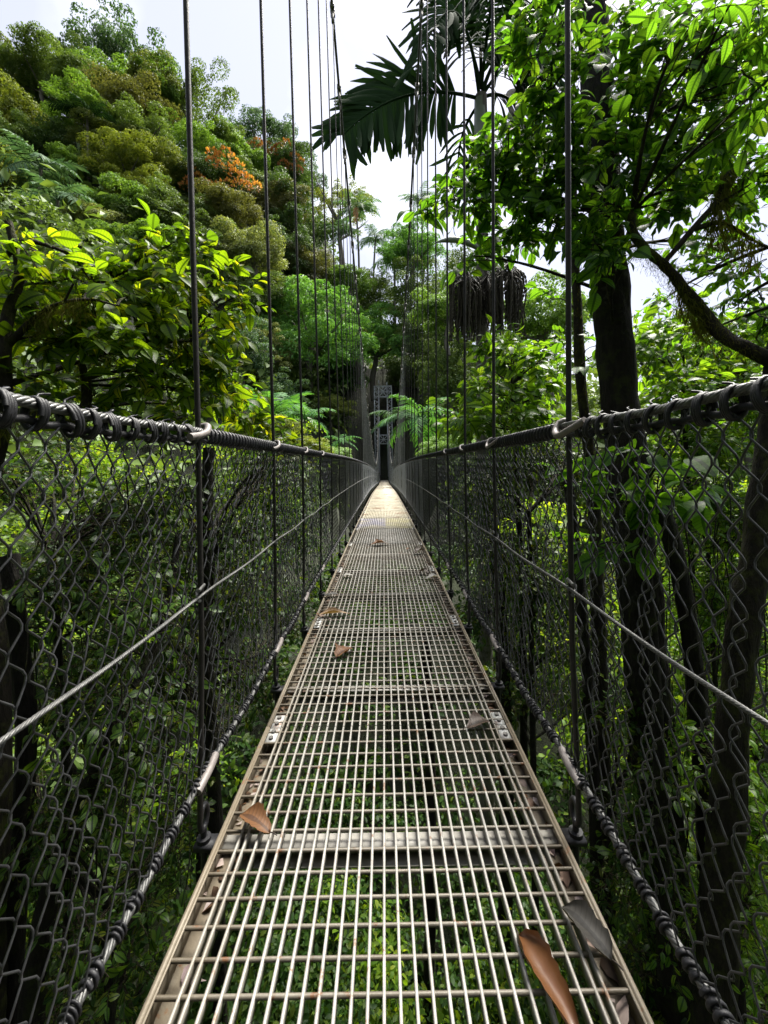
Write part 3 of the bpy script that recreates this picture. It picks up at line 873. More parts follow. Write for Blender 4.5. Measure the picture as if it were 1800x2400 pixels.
T_('brown-green crown between second and third left hangers', 640, 460, 62, 56, 'dome', 'brown', 1.0, 0)
T_('green crown under the rust-topped tree', 620, 415, 55, 64, 'layer', 'green', .9, 0)
T_('dark tree under the brownish crown left of the feathery tree', 660, 560, 55, 50, 'round', 'dark', 1.1, 1)
T_('fresh green crown above the feathery tree by the main cable', 815, 640, 42, 52, 'layer', 'bright', 1.2, 1)
T_('green crown between the palms and the feathery tree', 890, 670, 60, 58, 'round', 'green', 1.0, 1)
T_('deep green tree filling the slope just left of the tower', 790, 850, 60, 50, 'feather', 'emerald', 1.0, 1)
T_('shaded green tree behind the first left hanger at mid height', 560, 780, 70, 34, 'round', 'blue', 1.0, 0)
T_('vine-draped green tree right of the tower by the palm trunk', 1060, 850, 60, 36, 'round', 'green', 1.5, 0)
T_('tall green crown behind the palm fruit strings', 1100, 640, 70, 40, 'round', 'green', 1.3, 1)

# orange and rust topped trees: green crown with heads of coloured leaves
def blossom_tree(label, px, py, rpx, d, col, heads):
    root = far_tree(label, px, py, rpx, d, 'dome', 'dark', .9, 0)
    R = rpx * d / F; g = np.random.default_rng(int(px))
    pos, dr, up, sz = [], [], [], []
    for hx, hy in heads:
        c = P(hx, hy, d - R * .95) - np.array(root.location)
        n = 46; dd = rand_dirs(g, n); dd[:, 2] = np.abs(dd[:, 2])
        pos.append(c + dd * .13 * R); dr.append(dd + (0, 0, .4)); up.append(rand_dirs(g, n)); sz.append(R * .10 * g.uniform(.6, 1.2, n))
    V, T, U = scatter(np.vstack(pos), np.vstack(dr), np.vstack(up), np.concatenate(sz), LO)
    o = link('blossom', mesh_from('blossom', V, T, M['far_' + col]), root); o['kind'] = 'stuff'
blossom_tree('tree crowned with orange young leaves on the slope', 505, 405, 72, 52, 'orange',
    [(498, 362), (515, 372), (530, 360), (545, 378), (560, 395), (535, 400), (515, 392), (550, 412), (572, 418), (585, 428), (600, 442), (445, 428), (462, 420), (475, 432), (490, 438), (508, 442), (530, 432), (455, 408), (497, 385), (560, 436), (435, 440), (575, 440)])
blossom_tree('tree with rust-red young leaves under the distant dome', 650, 365, 62, 72, 'rust',
    [(590, 345), (605, 338), (630, 345), (655, 350), (670, 340), (690, 370), (705, 385), (680, 395), (640, 362), (615, 350), (700, 402), (665, 388)])
# bare tree against the sky
root = T_('half-bare tree with yellowish tufts against the white sky', 795, 455, 75, 70, 'open', 'yellow', .8, 2, 1.1)
cr_ = [c for c in root.children if c.name.startswith('crown')][0]; cr_.scale = (cr_.scale[0] * .8, cr_.scale[1] * .8, cr_.scale[2])

# ---- palms
def frond_parts(base, mid, tip, n, llen, wid, droop=.5, up=(0, 0, 1), rng=None, spread=1.0, segs=4, lift=.0, taper=True):
    """rachis tube plus a list of leaflet strips (V, T) along it"""
    rng = rng or np.random.default_rng(1)
    path = bez(base, mid, tip, 24)
    tg = nrm(np.gradient(path, axis=0))
    L = np.linalg.norm(np.diff(path, axis=0), axis=1).sum()
    out = []
    for k in range(n):
        t = .16 + .84 * (k + .5) / n
        i = t * 23; a = int(i); f = i - a; b = min(a + 1, 23)
        c = path[a] * (1 - f) + path[b] * f; tan = tg[a]
        side0 = nrm(np.cross(tan, up))
        prof = math.sin(min(1, t * 1.15 + .12) * math.pi * .78) if taper else 1.0
        for s in (-1, 1):
            ln = llen * max(.3, prof) * rng.uniform(.85, 1.1)
            sd = nrm(side0 * s * spread + tan * (.25 + .55 * t) + np.array((0, 0, lift)) + rng.normal(size=3) * .08)
            pts = [c]; dcur = sd; dj = droop * rng.uniform(.5, 1.7); kink = rng.normal(size=3) * .05
            for q in range(segs):
                dcur = nrm(dcur + np.array((0, 0, -dj / segs)) + kink)
                pts.append(pts[-1] + dcur * ln / segs)
            pts = np.array(pts); tt = np.linspace(0, 1, segs + 1)
            w = wid * np.array([.45 + 1.1 * x if x < .5 else 1.0 - .25 * (x - .5) for x in tt]) * rng.uniform(.8, 1.15)
            w[-1] *= rng.uniform(.1, .6)
            td = nrm(np.gradient(pts, axis=0)); x_ = nrm(np.cross(td, np.array(up) + tan * .3)); nn = np.cross(x_, td)
            V = []
            for p_, ww, xx, no in zip(pts, w, x_, nn):
                V += [p_ - xx * ww / 2 - no * ww * .12, p_, p_ + xx * ww / 2 - no * ww * .12]
            V = np.array(V); T = []
            for q in range(segs):
                e = 3 * q; h = e + 3
                for z in (0, 1): T += [(e + z, e + z + 1, h + z + 1), (e + z, h + z + 1, h + z)]
            out.append((V, np.array(T)))
    return path, out

def join_parts(parts):
    Vs, Ts, off = [], [], 0
    for V, T in parts: Vs.append(V); Ts.append(T + off); off += len(V)
    return np.vstack(Vs), np.vstack(Ts)

_g = np.random.default_rng(21)
FROND_ME = []
for v in range(3):
    path, lf = frond_parts((0, 0, 0), (.5, 0, .38 - .1 * v), (1, 0, -.05 - .25 * v), 22, .36, .035, .7, rng=_g, segs=3)
    mbx = MB(); mbx.tube(path, np.linspace(.016, .005, 24), 4)
    V, T = join_parts(lf); mbx.add(V, T)
    FROND_ME.append(mbx.mesh('frond', M['palm_far']))
def far_palm(label, px, py, rpx, d, trunk_px, n=13, mat='palm_far', seed=0, name='palm_tree', group='palms on the far slope', tilt=0.0, cat='palm'):
    g = np.random.default_rng(seed + int(px)); c = P(px, py, d); R = rpx * d / F; h = trunk_px * d / F
    root = thing(name, label, cat, (c[0], c[1], c[2] - h), group)
    mb = MB(); mb.tube(smooth_path([(0, 0, 0), (g.normal() * .02 * h, 0, h * .5), (0, 0, h)], 8), np.linspace(.045 * R + .05, .03 * R + .04, 8), 7)
    mb.obj('trunk', M['bark_palm'], root)
    for k in range(n):
        o = link('frond', FROND_ME[int(g.integers(0, 3))], root, (0, 0, h))
        o.rotation_euler = (g.normal() * .15, -g.uniform(-.25, .75) + tilt, k / n * 2 * math.pi + g.normal() * .2)
        o.scale = [R * g.uniform(.85, 1.15)] * 3
        if mat != 'palm_far':
            o.material_slots[0].link = 'OBJECT'; o.material_slots[0].material = M[mat]
    GP.append((c[0], c[1], c[2] - h + .3))
    return root
far_palm('palm with grey-green drooping fronds on the slope at the left', 95, 395, 85, 40, 190, 14, seed=1)
far_palm('lower palm with feathery fronds above the near leaves at the left', 135, 470, 80, 36, 170, 13, seed=2)
far_palm('dark palm in the shaded hollow under the layered crown', 205, 275, 60, 47, 150, 12, 'palm', seed=3)
far_palm('tall palm with a dead orange frond against the white sky', 835, 490, 48, 62, 260, 14, seed=4)
far_palm('palm left of the tall palm with the dead frond', 795, 545, 45, 58, 220, 13, seed=5)
far_palm('palm right of the tall palm with the dead frond', 880, 560, 45, 60, 200, 13, seed=6)
far_palm('palm standing between the two main cables', 925, 610, 55, 55, 200, 14, seed=7)
far_palm('small palm beside the hanger row at the right', 985, 470, 40, 64, 260, 12, seed=8)
o = link('dead_frond', FROND_ME[2], [x for x in bpy.data.objects if x.get('label') == 'tall palm with a dead orange frond against the white sky'][0], (0, -1.6, 260 * 62 / F - .6))
M['dead'] = leaf_mat('dead_frond', [(.35, .16, .07), (.45, .24, .12)], .2, .6, tcol=(1.2, 1, .7))
o.rotation_euler = (0, 1.1, -1.2); o.scale = (1.9, 1.9, 1.9); o.material_slots[0].link = 'OBJECT'; o.material_slots[0].material = M['dead']
# ferns and palms by the far end of the bridge
far_palm('broad palm right of the tower with fronds over the hangers', 985, 985, 95, 24, 130, 11, 'fern', seed=9, group='ferns and palms by the far tower')
far_palm('palm whose frond arches across the tower', 935, 985, 62, 33, 130, 8, 'palm_far', seed=10, group='ferns and palms by the far tower')
far_palm('upright tree fern behind the second left hanger', 632, 985, 95, 15, 60, 9, 'fern', seed=11, name='tree_fern', group='ferns and palms by the far tower', tilt=-.6, cat='fern')
far_palm('tree fern behind the third left hanger', 715, 985, 62, 19, 60, 10, 'fern', seed=12, name='tree_fern', group='ferns and palms by the far tower', tilt=-.25, cat='fern')
far_palm('dark fern at the foot of the left fence near the tower', 800, 1035, 40, 26, 50, 9, 'fern', seed=13, name='tree_fern', group='ferns and palms by the far tower', cat='fern')

# ---- shrubs on the banks by the far rails
def far_bush(label, px, py, rpx, d, col, kind='layer', var=0, zs=.7):
    r = far_tree(label, px, py, rpx, d, kind, col, zs, var, .45, name='bank_shrub', group='shrubs on the banks'); r['category'] = 'shrub'
    return r
far_bush('yellow-green shrub showing over the left handrail', 690, 1055, 80, 14, 'yellow')
far_bush('lime green shrub further along the left handrail', 775, 1062, 50, 20, 'bright', var=1)
far_bush('light green shrub behind the second left hanger', 610, 1010, 70, 11, 'yellow', var=1)
far_bush('lime green shrub over the right handrail by the hangers', 1045, 1045, 60, 15, 'bright')
far_bush('green shrub by the right handrail near the palm trunk', 1100, 1000, 70, 11, 'bright', var=1)

# ------------------------------------------------------------------ near trees
def project(p):
    d = np.maximum(p[:, 1], .01)
    u = p[:, 0] * F / d; v = (p[:, 2] - EYE) * F / d
    c, s = math.cos(ROLL), math.sin(ROLL)
    return PX + u * c - v * s, PY - (u * s + v * c)

LEAF_ME = {}
def leaf_mesh(mat, k):
    if (mat, k) not in LEAF_ME:
        V, T, U = HI[k]
        LEAF_ME[(mat, k)] = mesh_from('leaf', V, T, M[mat], U)
    return LEAF_ME[(mat, k)]

from mathutils import noise as mnoise
def roughen(V, C, seed, k=1.0):
    """uneven bark: push the surface in and out along the radius"""
    out = V.copy()
    for i in range(len(V)):
        d = V[i] - C[i]; p = Vector((V[i][0] * 5 + seed, V[i][1] * 5, V[i][2] * 1.6))
        f = mnoise.noise(p) * .20 + mnoise.noise(p * 3.1) * .10 + mnoise.noise(Vector((V[i][0] * 22, V[i][1] * 22 + seed, V[i][2] * 7))) * .06
        out[i] = C[i] + d * (1 + f * k)
    return out

def near_tree(name, label, cat, trunk, trad, clumps, mat, leaf_len, seed, n_obj=280, twig=.45, bark='bark_dark', per=7, dens=1.0, droop=.35,
              moss=0, mossy=(), extra_branches=(), depth=.8, group=None, limb_r=.5, nlimb=None, mid=False, spread=1.0, sides=12):
    g = np.random.default_rng(seed)
    trunk = np.asarray(trunk, float)
    tp = smooth_path(trunk, 40); rad = np.interp(np.linspace(0, 1, 40), np.linspace(0, 1, len(trad)), trad)
    base = tp[0]
    root = thing(name, label, cat, tuple(base), group)
    off = tuple(-base)
    mb = MB()
    wob = 1 + .06 * np.sin(np.linspace(0, 30, 40) + seed) + .04 * np.sin(np.linspace(0, 71, 40))
    tq = smooth_path(trunk, 130); rq = np.interp(np.linspace(0, 1, 130), np.linspace(0, 1, len(trad)), trad)
    V, Q = tube(tq, rq, sides * 2)
    V = roughen(V, np.repeat(tq, sides * 2, axis=0), seed)
    mb.add(V, Q); mb.obj('trunk', M[bark], root, loc=off)
    if len(tp): GP.append((base[0], base[1], base[2] + .3))
    tw_ = MB(); branch_paths = []
    for pts, r0, r1 in extra_branches:
        pth = smooth_path(pts, 26); branch_paths.append(pth)
        pq = smooth_path(pts, 60)
        V, Q = tube(pq, np.linspace(r0, r1, 60), 12); V = roughen(V, np.repeat(pq, 12, axis=0), seed + 3, 1.8); b1 = MB(); b1.add(V, Q); b1.obj('branch', M[bark], root, loc=off)
    pos, dr, up, sz = [], [], [], []
    for ci, cl in enumerate(clumps):
        cx, cy, rx, ry, d = cl[:5]; dn = cl[5] if len(cl) > 5 else 1.0
        C = P(cx, cy, d); rw, rh = rx * d / F, ry * d / F; rd = depth * (rw + rh) / 2
        lp = leaf_len * F / d
        nt_ = max(2, int(dn * dens * math.pi * rx * ry / (per * lp * lp * .13) * 1.5))
        # limb from the nearest trunk / branch point to the clump
        cand = np.vstack([tp[5:]] + branch_paths)
        w_ = np.linalg.norm(cand - C, axis=1) + np.maximum(0, cand[:, 2] - C[2] + .1) * 2
        st = cand[int(np.argmin(w_))]
        dist = np.linalg.norm(C - st)
        pm = (st + C) / 2 + g.normal(size=3) * .12 * dist + np.array((0, 0, .08 * dist))
        pth = bez(st, pm, C, 9)
        rl = min(.055, .012 + .011 * dist) * limb_r * 1.6
        b1 = MB(); b1.tube(pth, np.linspace(rl, .005, 9) * (1 + .1 * g.normal(size=9)), 6, cap=False); b1.obj('branch', M[bark], root, loc=off)
        if g.random() < moss: branch_paths_m = mossy.append(pth) if isinstance(mossy, list) else None
        for k in range(nt_):
            o3 = rand_dirs(g, 1)[0] * g.uniform(.15, 1) ** .5
            s0 = C + o3 * np.array((rw, rd, rh))
            out = nrm(o3 * np.array((1, 1, .5)) + np.array((0, -.15, .1)) + g.normal(size=3) * .45)
            ln = twig * g.uniform(.6, 1.25)
            e = s0 + out * ln * .5 + np.array((0, 0, -droop * ln * .35)); s1 = s0 - out * ln * .5
            tpth = bez(s1, s0 + np.array((0, 0, .05 * ln)), e, 5)
            tw_.tube(tpth, np.linspace(.0042, .0016, 5), 3, cap=False)
            if g.random() < .35:
                q = pth[int(g.integers(3, 9))]
                tw_.tube(bez(q, (q + s1) / 2 + g.normal(size=3) * .05, s1, 5), np.linspace(.007, .004, 5), 4, cap=False)
            tdir = nrm(e - s1); sd = nrm(np.cross(tdir, (0, 0, 1.0)))
            for j in range(per):
                t = (j + .6) / per; pp = (1-t)**2*s1 + 2*t*(1-t)*s0 + t*t*e
                sgn = 1 if j % 2 else -1
                dd = tdir * (.55 + .3 * t) + sd * sgn * .85 * spread + np.array((0, 0, -droop)) + g.normal(size=3) * .25
                if j == per - 1: dd = tdir + np.array((0, 0, -droop)) + g.normal(size=3) * .15
                pos.append(pp); dr.append(dd); up.append(np.array((0, -.42, .8)) + g.normal(size=3) * .5)
                sz.append(leaf_len * g.uniform(.4, 1.25) * (.75 + .4 * t))
    if tw_.n:
        o = tw_.obj('twig', M['twig'], root, loc=off); o['kind'] = 'stuff'
    pos, dr, up, sz = map(np.array, (pos, dr, up, sz))
    keep = np.linalg.norm(pos - np.array((0, 0, EYE)), axis=1) > .75
    keep &= ~((np.abs(pos[:, 0]) < .62) & (pos[:, 2] < 3.5) & (pos[:, 2] > -.3) & (pos[:, 1] < 12))
    pos, dr, up, sz = pos[keep], dr[keep], up[keep], sz[keep]
    x, y = project(pos)
    vis = (x > 0) & (x < 1800) & (y > 0) & (y < 2400) & (pos[:, 1] > .3)
    show = np.where(vis, sz / np.linalg.norm(pos - np.array((0, 0, EYE)), axis=1), 0)
    order = np.argsort(-show); solo = order[:n_obj]; rest = order[n_obj:]
    if len(solo):
        xx, yy, zz = frame(dr[solo], up[solo])
        for i in range(len(solo)):
            o = link('leaf', leaf_mesh(mat, int(g.integers(0, 6))), root)
            m4 = Matrix.Identity(4)
            for r_ in range(3):
                m4[r_][0] = xx[i][r_] * sz[solo[i]]; m4[r_][1] = yy[i][r_] * sz[solo[i]]; m4[r_][2] = zz[i][r_] * sz[solo[i]]
                m4[r_][3] = pos[solo[i]][r_] - base[r_]
            o.matrix_basis = m4
    if len(rest):
        V, T, U = scatter_multi(pos[rest], dr[rest], up[rest], sz[rest], MID if mid else HI[:4], g)
        o = link('crown', mesh_from('crown', V, T, M[mat], U), root, off); o['kind'] = 'stuff'
    return root, branch_paths

def moss_on(root, paths, n, length, seed, hang=1.0, rad=.03, name='moss'):
    g = np.random.default_rng(seed); pos, dr = [], []
    for pth in paths:
        k = int(n); i = g.integers(0, len(pth), k)
        pos.append(pth[i] + g.normal(size=(k, 3)) * rad); dr.append(np.tile((0, 0, -hang), (k, 1)) + g.normal(size=(k, 3)) * .35)
    pos, dr = np.vstack(pos), np.vstack(dr)
    # strands: chain a few drops below each other
    allp, alld, alls = [pos], [dr], [length * g.uniform(.3, 1.0, len(pos))]
    for c in range(2):
        sel = g.random(len(pos)) < .35
        allp.append(pos[sel] + np.array((0, 0, -length * (.7 + .6 * c))) + g.normal(size=(sel.sum(), 3)) * .01); alld.append(dr[sel]); alls.append(length * g.uniform(.4, 1.1, sel.sum()))
    pos, dr, sz = np.vstack(allp), np.vstack(alld), np.concatenate(alls)
    V, T, U = scatter(pos, dr, rand_dirs(g, len(pos)), sz, STRIP)
    o = link(name, mesh_from(name, V, T, M['moss'], U), root, tuple(-np.array(root.location))); o['kind'] = 'stuff'

def field(seed, n, x0, x1, y0, y1, d0, d1, r0, r1, dn=1.0):
    g = np.random.default_rng(seed)
    return [(g.uniform(x0, x1), g.uniform(y0, y1), g.uniform(r0, r1), g.uniform(r0, r1) * .8, g.uniform(d0, d1), dn) for _ in range(n)]

# left near tree
lt = [P(-60, 2600, 3.3), P(-10, 1700, 3.4), P(-35, 1200, 3.4), P(10, 950, 3.4), P(15, 760, 3.4), P(45, 640, 3.5), P(20, 520, 3.5)]
lb = [([P(12, 815, 3.4), P(90, 740, 3.35), P(150, 708, 3.3), P(210, 702, 3.4), P(275, 716, 3.6)], .034, .008),
      ([P(150, 708, 3.3), P(172, 665, 3.25)], .014, .006),
      ([P(15, 600, 3.5), P(60, 565, 3.4), P(150, 590, 3.6), P(215, 660, 4.0)], .022, .006),
      ([P(20, 900, 3.4), P(180, 850, 3.9), P(300, 810, 4.1), P(450, 800, 4.4)], .03, .008),
      ([P(150, 1010, 3.6), P(195, 960, 3.7), P(198, 880, 3.8), P(192, 855, 3.8)], .05, .03),
      ([P(-40, 990, 3.3), P(60, 965, 3.2), P(190, 955, 3.6)], .04, .02)]
lc = [(45, 560, 60, 45, 3.3, .9), (70, 640, 70, 60, 3.5, .9), (60, 720, 80, 70, 3.6), (170, 650, 90, 60, 3.8), (215, 700, 90, 60, 3.6), (120, 790, 100, 70, 3.6),
      (225, 800, 100, 60, 3.7), (200, 610, 45, 60, 4.1, .7), (290, 640, 60, 50, 4.2, .8), (330, 590, 50, 45, 4.2, .9), (400, 575, 70, 55, 4.4, 1.1), (360, 650, 80, 60, 4.1),
      (450, 620, 60, 65, 4.6, 1.0), (500, 660, 60, 60, 4.7), (570, 690, 40, 55, 4.8, .9), (440, 720, 90, 60, 4.4), (330, 740, 90, 60, 4.0), (420, 800, 90, 60, 4.4, 1.1),
      (500, 850, 70, 70, 4.8, 1.2), (450, 910, 100, 60, 4.6, 1.1), (550, 920, 60, 70, 5.2, 1.2), (330, 880, 90, 60, 4.0, .7), (230, 920, 100, 50, 3.8, .6), (80, 880, 90, 60, 3.5, .8),
      (600, 985, 60, 45, 5.6, 1.1), (370, 985, 110, 50, 4.2, .8), (110, 960, 90, 40, 3.6, .8), (300, 700, 60, 50, 3.9, .9), (260, 840, 80, 50, 4.2, .9), (390, 850, 80, 50, 4.6, .9), (520, 760, 60, 50, 4.9, 1.0), (100, 600, 60, 40, 3.9, .8)]
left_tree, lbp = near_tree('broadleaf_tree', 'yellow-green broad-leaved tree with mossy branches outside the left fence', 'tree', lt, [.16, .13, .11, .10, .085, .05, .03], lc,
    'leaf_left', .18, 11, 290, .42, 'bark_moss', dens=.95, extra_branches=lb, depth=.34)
moss_on(left_tree, [lbp[0][8:20], lbp[3][6:], lbp[4], lbp[5]], 520, .09, 5)

# right near tree: big dark trunk, light green leaves
rt = [P(1640, 3100, 4.0), P(1580, 2400, 4.0), P(1545, 1900, 4.05), P(1500, 1400, 4.1), P(1455, 950, 4.2), P(1432, 700, 4.25), P(1412, 420, 4.3), P(1385, 0, 4.4), P(1380, -500, 4.5)]
rc = [(1260, 50, 60, 45, 3.7, .9), (1225, 110, 40, 45, 3.8, .8), (1300, 110, 55, 45, 3.6, .8), (1340, 40, 60, 45, 3.9, .8), (1350, 150, 50, 40, 3.5, .7), (1285, 200, 45, 45, 3.8, .8), (1340, 260, 55, 45, 3.9, .8),
      (1250, 255, 40, 35, 3.9), (1190, 300, 45, 30, 3.9), (1275, 330, 70, 45, 4.0), (1150, 345, 45, 40, 4.0), (1200, 385, 80, 40, 4.1), (1105, 425, 50, 35, 4.2), (1055, 470, 45, 30, 4.3, .9), (1020, 495, 30, 20, 4.4, .8),
      (1140, 475, 70, 35, 4.2), (1240, 450, 80, 45, 4.1), (1330, 380, 70, 60, 3.9), (1320, 480, 70, 50, 3.9), (1280, 545, 80, 45, 4.2), (1190, 545, 80, 40, 4.4), (1110, 600, 50, 25, 4.3, .7),
      (1395, 570, 60, 45, 3.7, 1.0), (1440, 600, 55, 40, 3.5, 1.1), (1420, 480, 60, 40, 3.5, .8),
      (1480, 230, 70, 60, 3.6, .8), (1450, 330, 60, 50, 3.5, .8), (1560, 130, 80, 60, 3.7, .8), (1470, 50, 80, 50, 3.8, .8), (1590, 330, 90, 60, 3.7, .8), (1500, 420, 80, 60, 3.6, .8), (1640, 220, 80, 60, 3.9, .75), (1580, 470, 80, 50, 3.8, .8), (1530, 240, 70, 50, 4.0, .7),
      (1680, 80, 80, 60, 3.5, .7), (1750, 190, 60, 70, 3.6, .6), (1770, 60, 60, 60, 3.2, .7), (1660, 430, 60, 50, 4.2, .5), (1760, 330, 55, 50, 4.2, .4), (1740, 480, 60, 60, 4.6, .5), (1620, 560, 55, 45, 4.6, .45), (1690, 320, 50, 40, 3.9, .8), (1720, 260, 70, 50, 4.4, .7), (1600, 420, 80, 60, 4.4, .7), (1700, 140, 80, 60, 4.2, .8), (1780, 130, 50, 60, 4.2, .8), (1700, 400, 70, 50, 4.8, .6), (1780, 420, 50, 60, 4.6, .6), (1560, 30, 80, 40, 4.2, .9), (1700, 580, 60, 40, 5.0, .5)]
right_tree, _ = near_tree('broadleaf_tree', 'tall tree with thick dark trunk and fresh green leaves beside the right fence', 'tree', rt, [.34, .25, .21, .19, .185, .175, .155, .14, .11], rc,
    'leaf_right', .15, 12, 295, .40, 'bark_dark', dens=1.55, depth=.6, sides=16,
    extra_branches=[([P(1405, 300, 4.3), P(1470, 330, 4.0), P(1500, 420, 3.8), P(1480, 520, 3.7)], .02, .006), ([P(1400, 250, 4.3), P(1340, 230, 4.0), P(1290, 220, 3.9)], .02, .006),
                    ([P(1410, 400, 4.3), P(1280, 440, 4.2), P(1120, 450, 4.2)], .025, .006), ([P(1400, 200, 4.3), P(1550, 180, 3.9), P(1700, 120, 3.6)], .03, .01)])
tpath = smooth_path(rt, 60)
g_ = np.random.default_rng(4)
edge = np.vstack([tpath[20:50] + np.array((s_ * .17, 0, 0)) for s_ in (1, 1, -1)])
moss_on(right_tree, [edge], 900, .05, 6, hang=.5, rad=.02)

# tree at the right edge with a mossy rising limb
mt = [P(1660, 3000, 3.2), P(1690, 2100, 3.2), P(1740, 1500, 3.2), P(1800, 1100, 3.3), P(1830, 850, 3.3), P(1870, 500, 3.4), P(1900, 0, 3.5)]
limb = [P(1815, 850, 3.3), P(1765, 825, 3.3), P(1700, 790, 3.4), P(1650, 735, 3.5), P(1610, 690, 3.5), P(1560, 625, 3.5), P(1500, 570, 3.5), P(1478, 530, 3.5), P(1482, 500, 3.5)]
limb2 = [P(1555, 618, 3.5), P(1600, 565, 3.5), P(1625, 535, 3.5), P(1680, 470, 3.5), P(1705, 410, 3.5), P(1760, 380, 3.5)]
limb3 = [P(1622, 538, 3.5), P(1700, 525, 3.6), P(1760, 560, 3.6), P(1800, 580, 3.7)]
mc_ = [(1680, 620, 70, 50, 4.0, .55), (1760, 640, 60, 60, 4.2, .5), (1730, 720, 60, 45, 4.4, .6), (1650, 780, 70, 40, 4.6, .6), (1760, 430, 60, 60, 3.4, .5), (1560, 700, 40, 40, 5.0, .45), (1790, 760, 50, 50, 4.0, .8),
       (1785, 200, 60, 80, 2.6, .8), (1700, 30, 80, 50, 2.4, .6), (1620, 60, 60, 40, 2.5, .5)]
moss_tree, mbp = near_tree('mossy_tree', 'dark tree at the right edge with a moss-bearded limb rising to the left', 'tree', mt, [.17, .14, .12, .11, .10, .08, .06], mc_, 'leaf_right', .12, 13, 200, .38, 'bark_moss',
    dens=.9, extra_branches=[(limb, .062, .035), (limb2, .026, .014), (limb3, .02, .01)], depth=.8)
moss_on(moss_tree, [mbp[0][3:25]], 3200, .05, 7, hang=.55, rad=.04)
moss_on(moss_tree, [mbp[0][9:15], mbp[1][14:22], mbp[2][6:20]], 420, .14, 8, rad=.025)

# thin mossy trunk left of the big one
nt_pts = [P(1420, 2300, 4.9), P(1405, 1500, 4.9), P(1385, 1100, 5.0), P(1362, 900, 5.0), P(1352, 700, 5.1), P(1345, 560, 5.1), P(1350, 300, 5.2)]
thin_tree, _ = near_tree('thin_mossy_tree', 'thin moss-covered trunk just left of the thick dark trunk', 'tree', nt_pts, [.12, .10, .085, .07, .06, .05, .03],
    [(1330, 860, 40, 40, 4.7, .4), (1400, 830, 30, 30, 4.4, .4), (1300, 700, 40, 40, 5.3, .6)], 'leaf_right', .17, 14, 40, .3, 'bark_moss', dens=.7)
tpth = smooth_path(nt_pts, 50)
moss_on(thin_tree, [tpth[18:45]], 1500, .06, 9, hang=.6, rad=.055)

# bright understory right, above and below the handrail
def under(label, seed, trunk, clumps, mat='leaf_bright', leaf=.16, n_obj=150, dens=1.0, per=7, r=(.06, .03), name='understory_tree', twig=.4, bark='bark_dark', group=None, droop=.35, mid=True):
    return near_tree(name, label, 'tree', trunk, list(r), clumps, mat, leaf, seed, n_obj, twig, bark, per, dens, droop, mid=mid, sides=8, depth=.9, group=group)
under('bright green bush-like tree between palm trunk and thick dark trunk', 31, [P(1230, 2000, 6.0), P(1220, 1300, 6.0), P(1200, 900, 6.2)],
      field(1, 22, 1090, 1330, 810, 1020, 5.4, 7.2, 40, 60) , 'leaf_bright', .17, 220)
under('bright green leafy tree behind the thick trunk at the right', 32, [P(1640, 2000, 6.4), P(1620, 1300, 6.4), P(1600, 900, 6.5)],
      field(2, 24, 1490, 1800, 740, 1060, 5.6, 7.6, 50, 80), 'leaf_bright', .15, 200)
under('large-leaved sapling behind the right fence just below the handrail', 33, [P(1560, 2300, 3.5), P(1530, 1500, 3.5), P(1500, 1150, 3.5)],
      [(1480, 1070, 60, 50, 3.2), (1570, 1050, 80, 50, 3.1), (1440, 1170, 80, 60, 3.3), (1550, 1180, 80, 60, 3.2), (1640, 1130, 80, 60, 3.3), (1360, 1150, 50, 60, 3.6), (1400, 1280, 60, 40, 3.2), (1500, 1280, 60, 40, 3.3)], 'leaf_right', .24, 120, dens=.75)
under('yellow-lit leafy tree low behind the right fence by the thick trunk', 34, [P(1700, 2700, 6.6), P(1690, 1900, 6.6), P(1660, 1300, 6.6)],
      field(3, 30, 1560, 1820, 1080, 1700, 5.8, 8.0, 50, 90, .6), 'leaf_bright', .085, 250)
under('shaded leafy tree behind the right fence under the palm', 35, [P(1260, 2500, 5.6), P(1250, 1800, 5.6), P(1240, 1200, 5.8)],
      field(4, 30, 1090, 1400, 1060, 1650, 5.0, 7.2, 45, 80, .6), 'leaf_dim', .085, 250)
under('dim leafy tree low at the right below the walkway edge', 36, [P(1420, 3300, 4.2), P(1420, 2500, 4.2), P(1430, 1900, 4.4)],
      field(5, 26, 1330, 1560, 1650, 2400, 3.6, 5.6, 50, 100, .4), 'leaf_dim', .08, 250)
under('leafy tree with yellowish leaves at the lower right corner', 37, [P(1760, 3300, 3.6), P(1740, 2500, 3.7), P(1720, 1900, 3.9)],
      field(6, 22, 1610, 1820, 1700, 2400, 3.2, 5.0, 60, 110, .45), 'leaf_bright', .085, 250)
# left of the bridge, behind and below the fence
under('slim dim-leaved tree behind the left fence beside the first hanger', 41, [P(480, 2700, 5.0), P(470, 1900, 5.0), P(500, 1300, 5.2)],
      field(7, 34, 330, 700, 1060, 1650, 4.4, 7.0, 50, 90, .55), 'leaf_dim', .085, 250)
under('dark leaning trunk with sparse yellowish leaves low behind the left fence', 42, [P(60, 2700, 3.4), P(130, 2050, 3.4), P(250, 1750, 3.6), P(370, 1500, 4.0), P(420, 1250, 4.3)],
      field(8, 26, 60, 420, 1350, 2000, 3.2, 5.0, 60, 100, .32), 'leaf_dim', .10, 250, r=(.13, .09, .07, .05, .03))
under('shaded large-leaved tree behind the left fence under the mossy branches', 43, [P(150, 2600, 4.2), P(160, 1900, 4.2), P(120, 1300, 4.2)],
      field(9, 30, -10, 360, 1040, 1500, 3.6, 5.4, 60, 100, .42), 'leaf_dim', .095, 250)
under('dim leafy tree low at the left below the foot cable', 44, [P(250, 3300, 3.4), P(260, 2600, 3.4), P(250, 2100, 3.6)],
      field(10, 26, 0, 430, 1850, 2400, 3.0, 5.0, 60, 110, .32), 'leaf_dim', .085, 250)
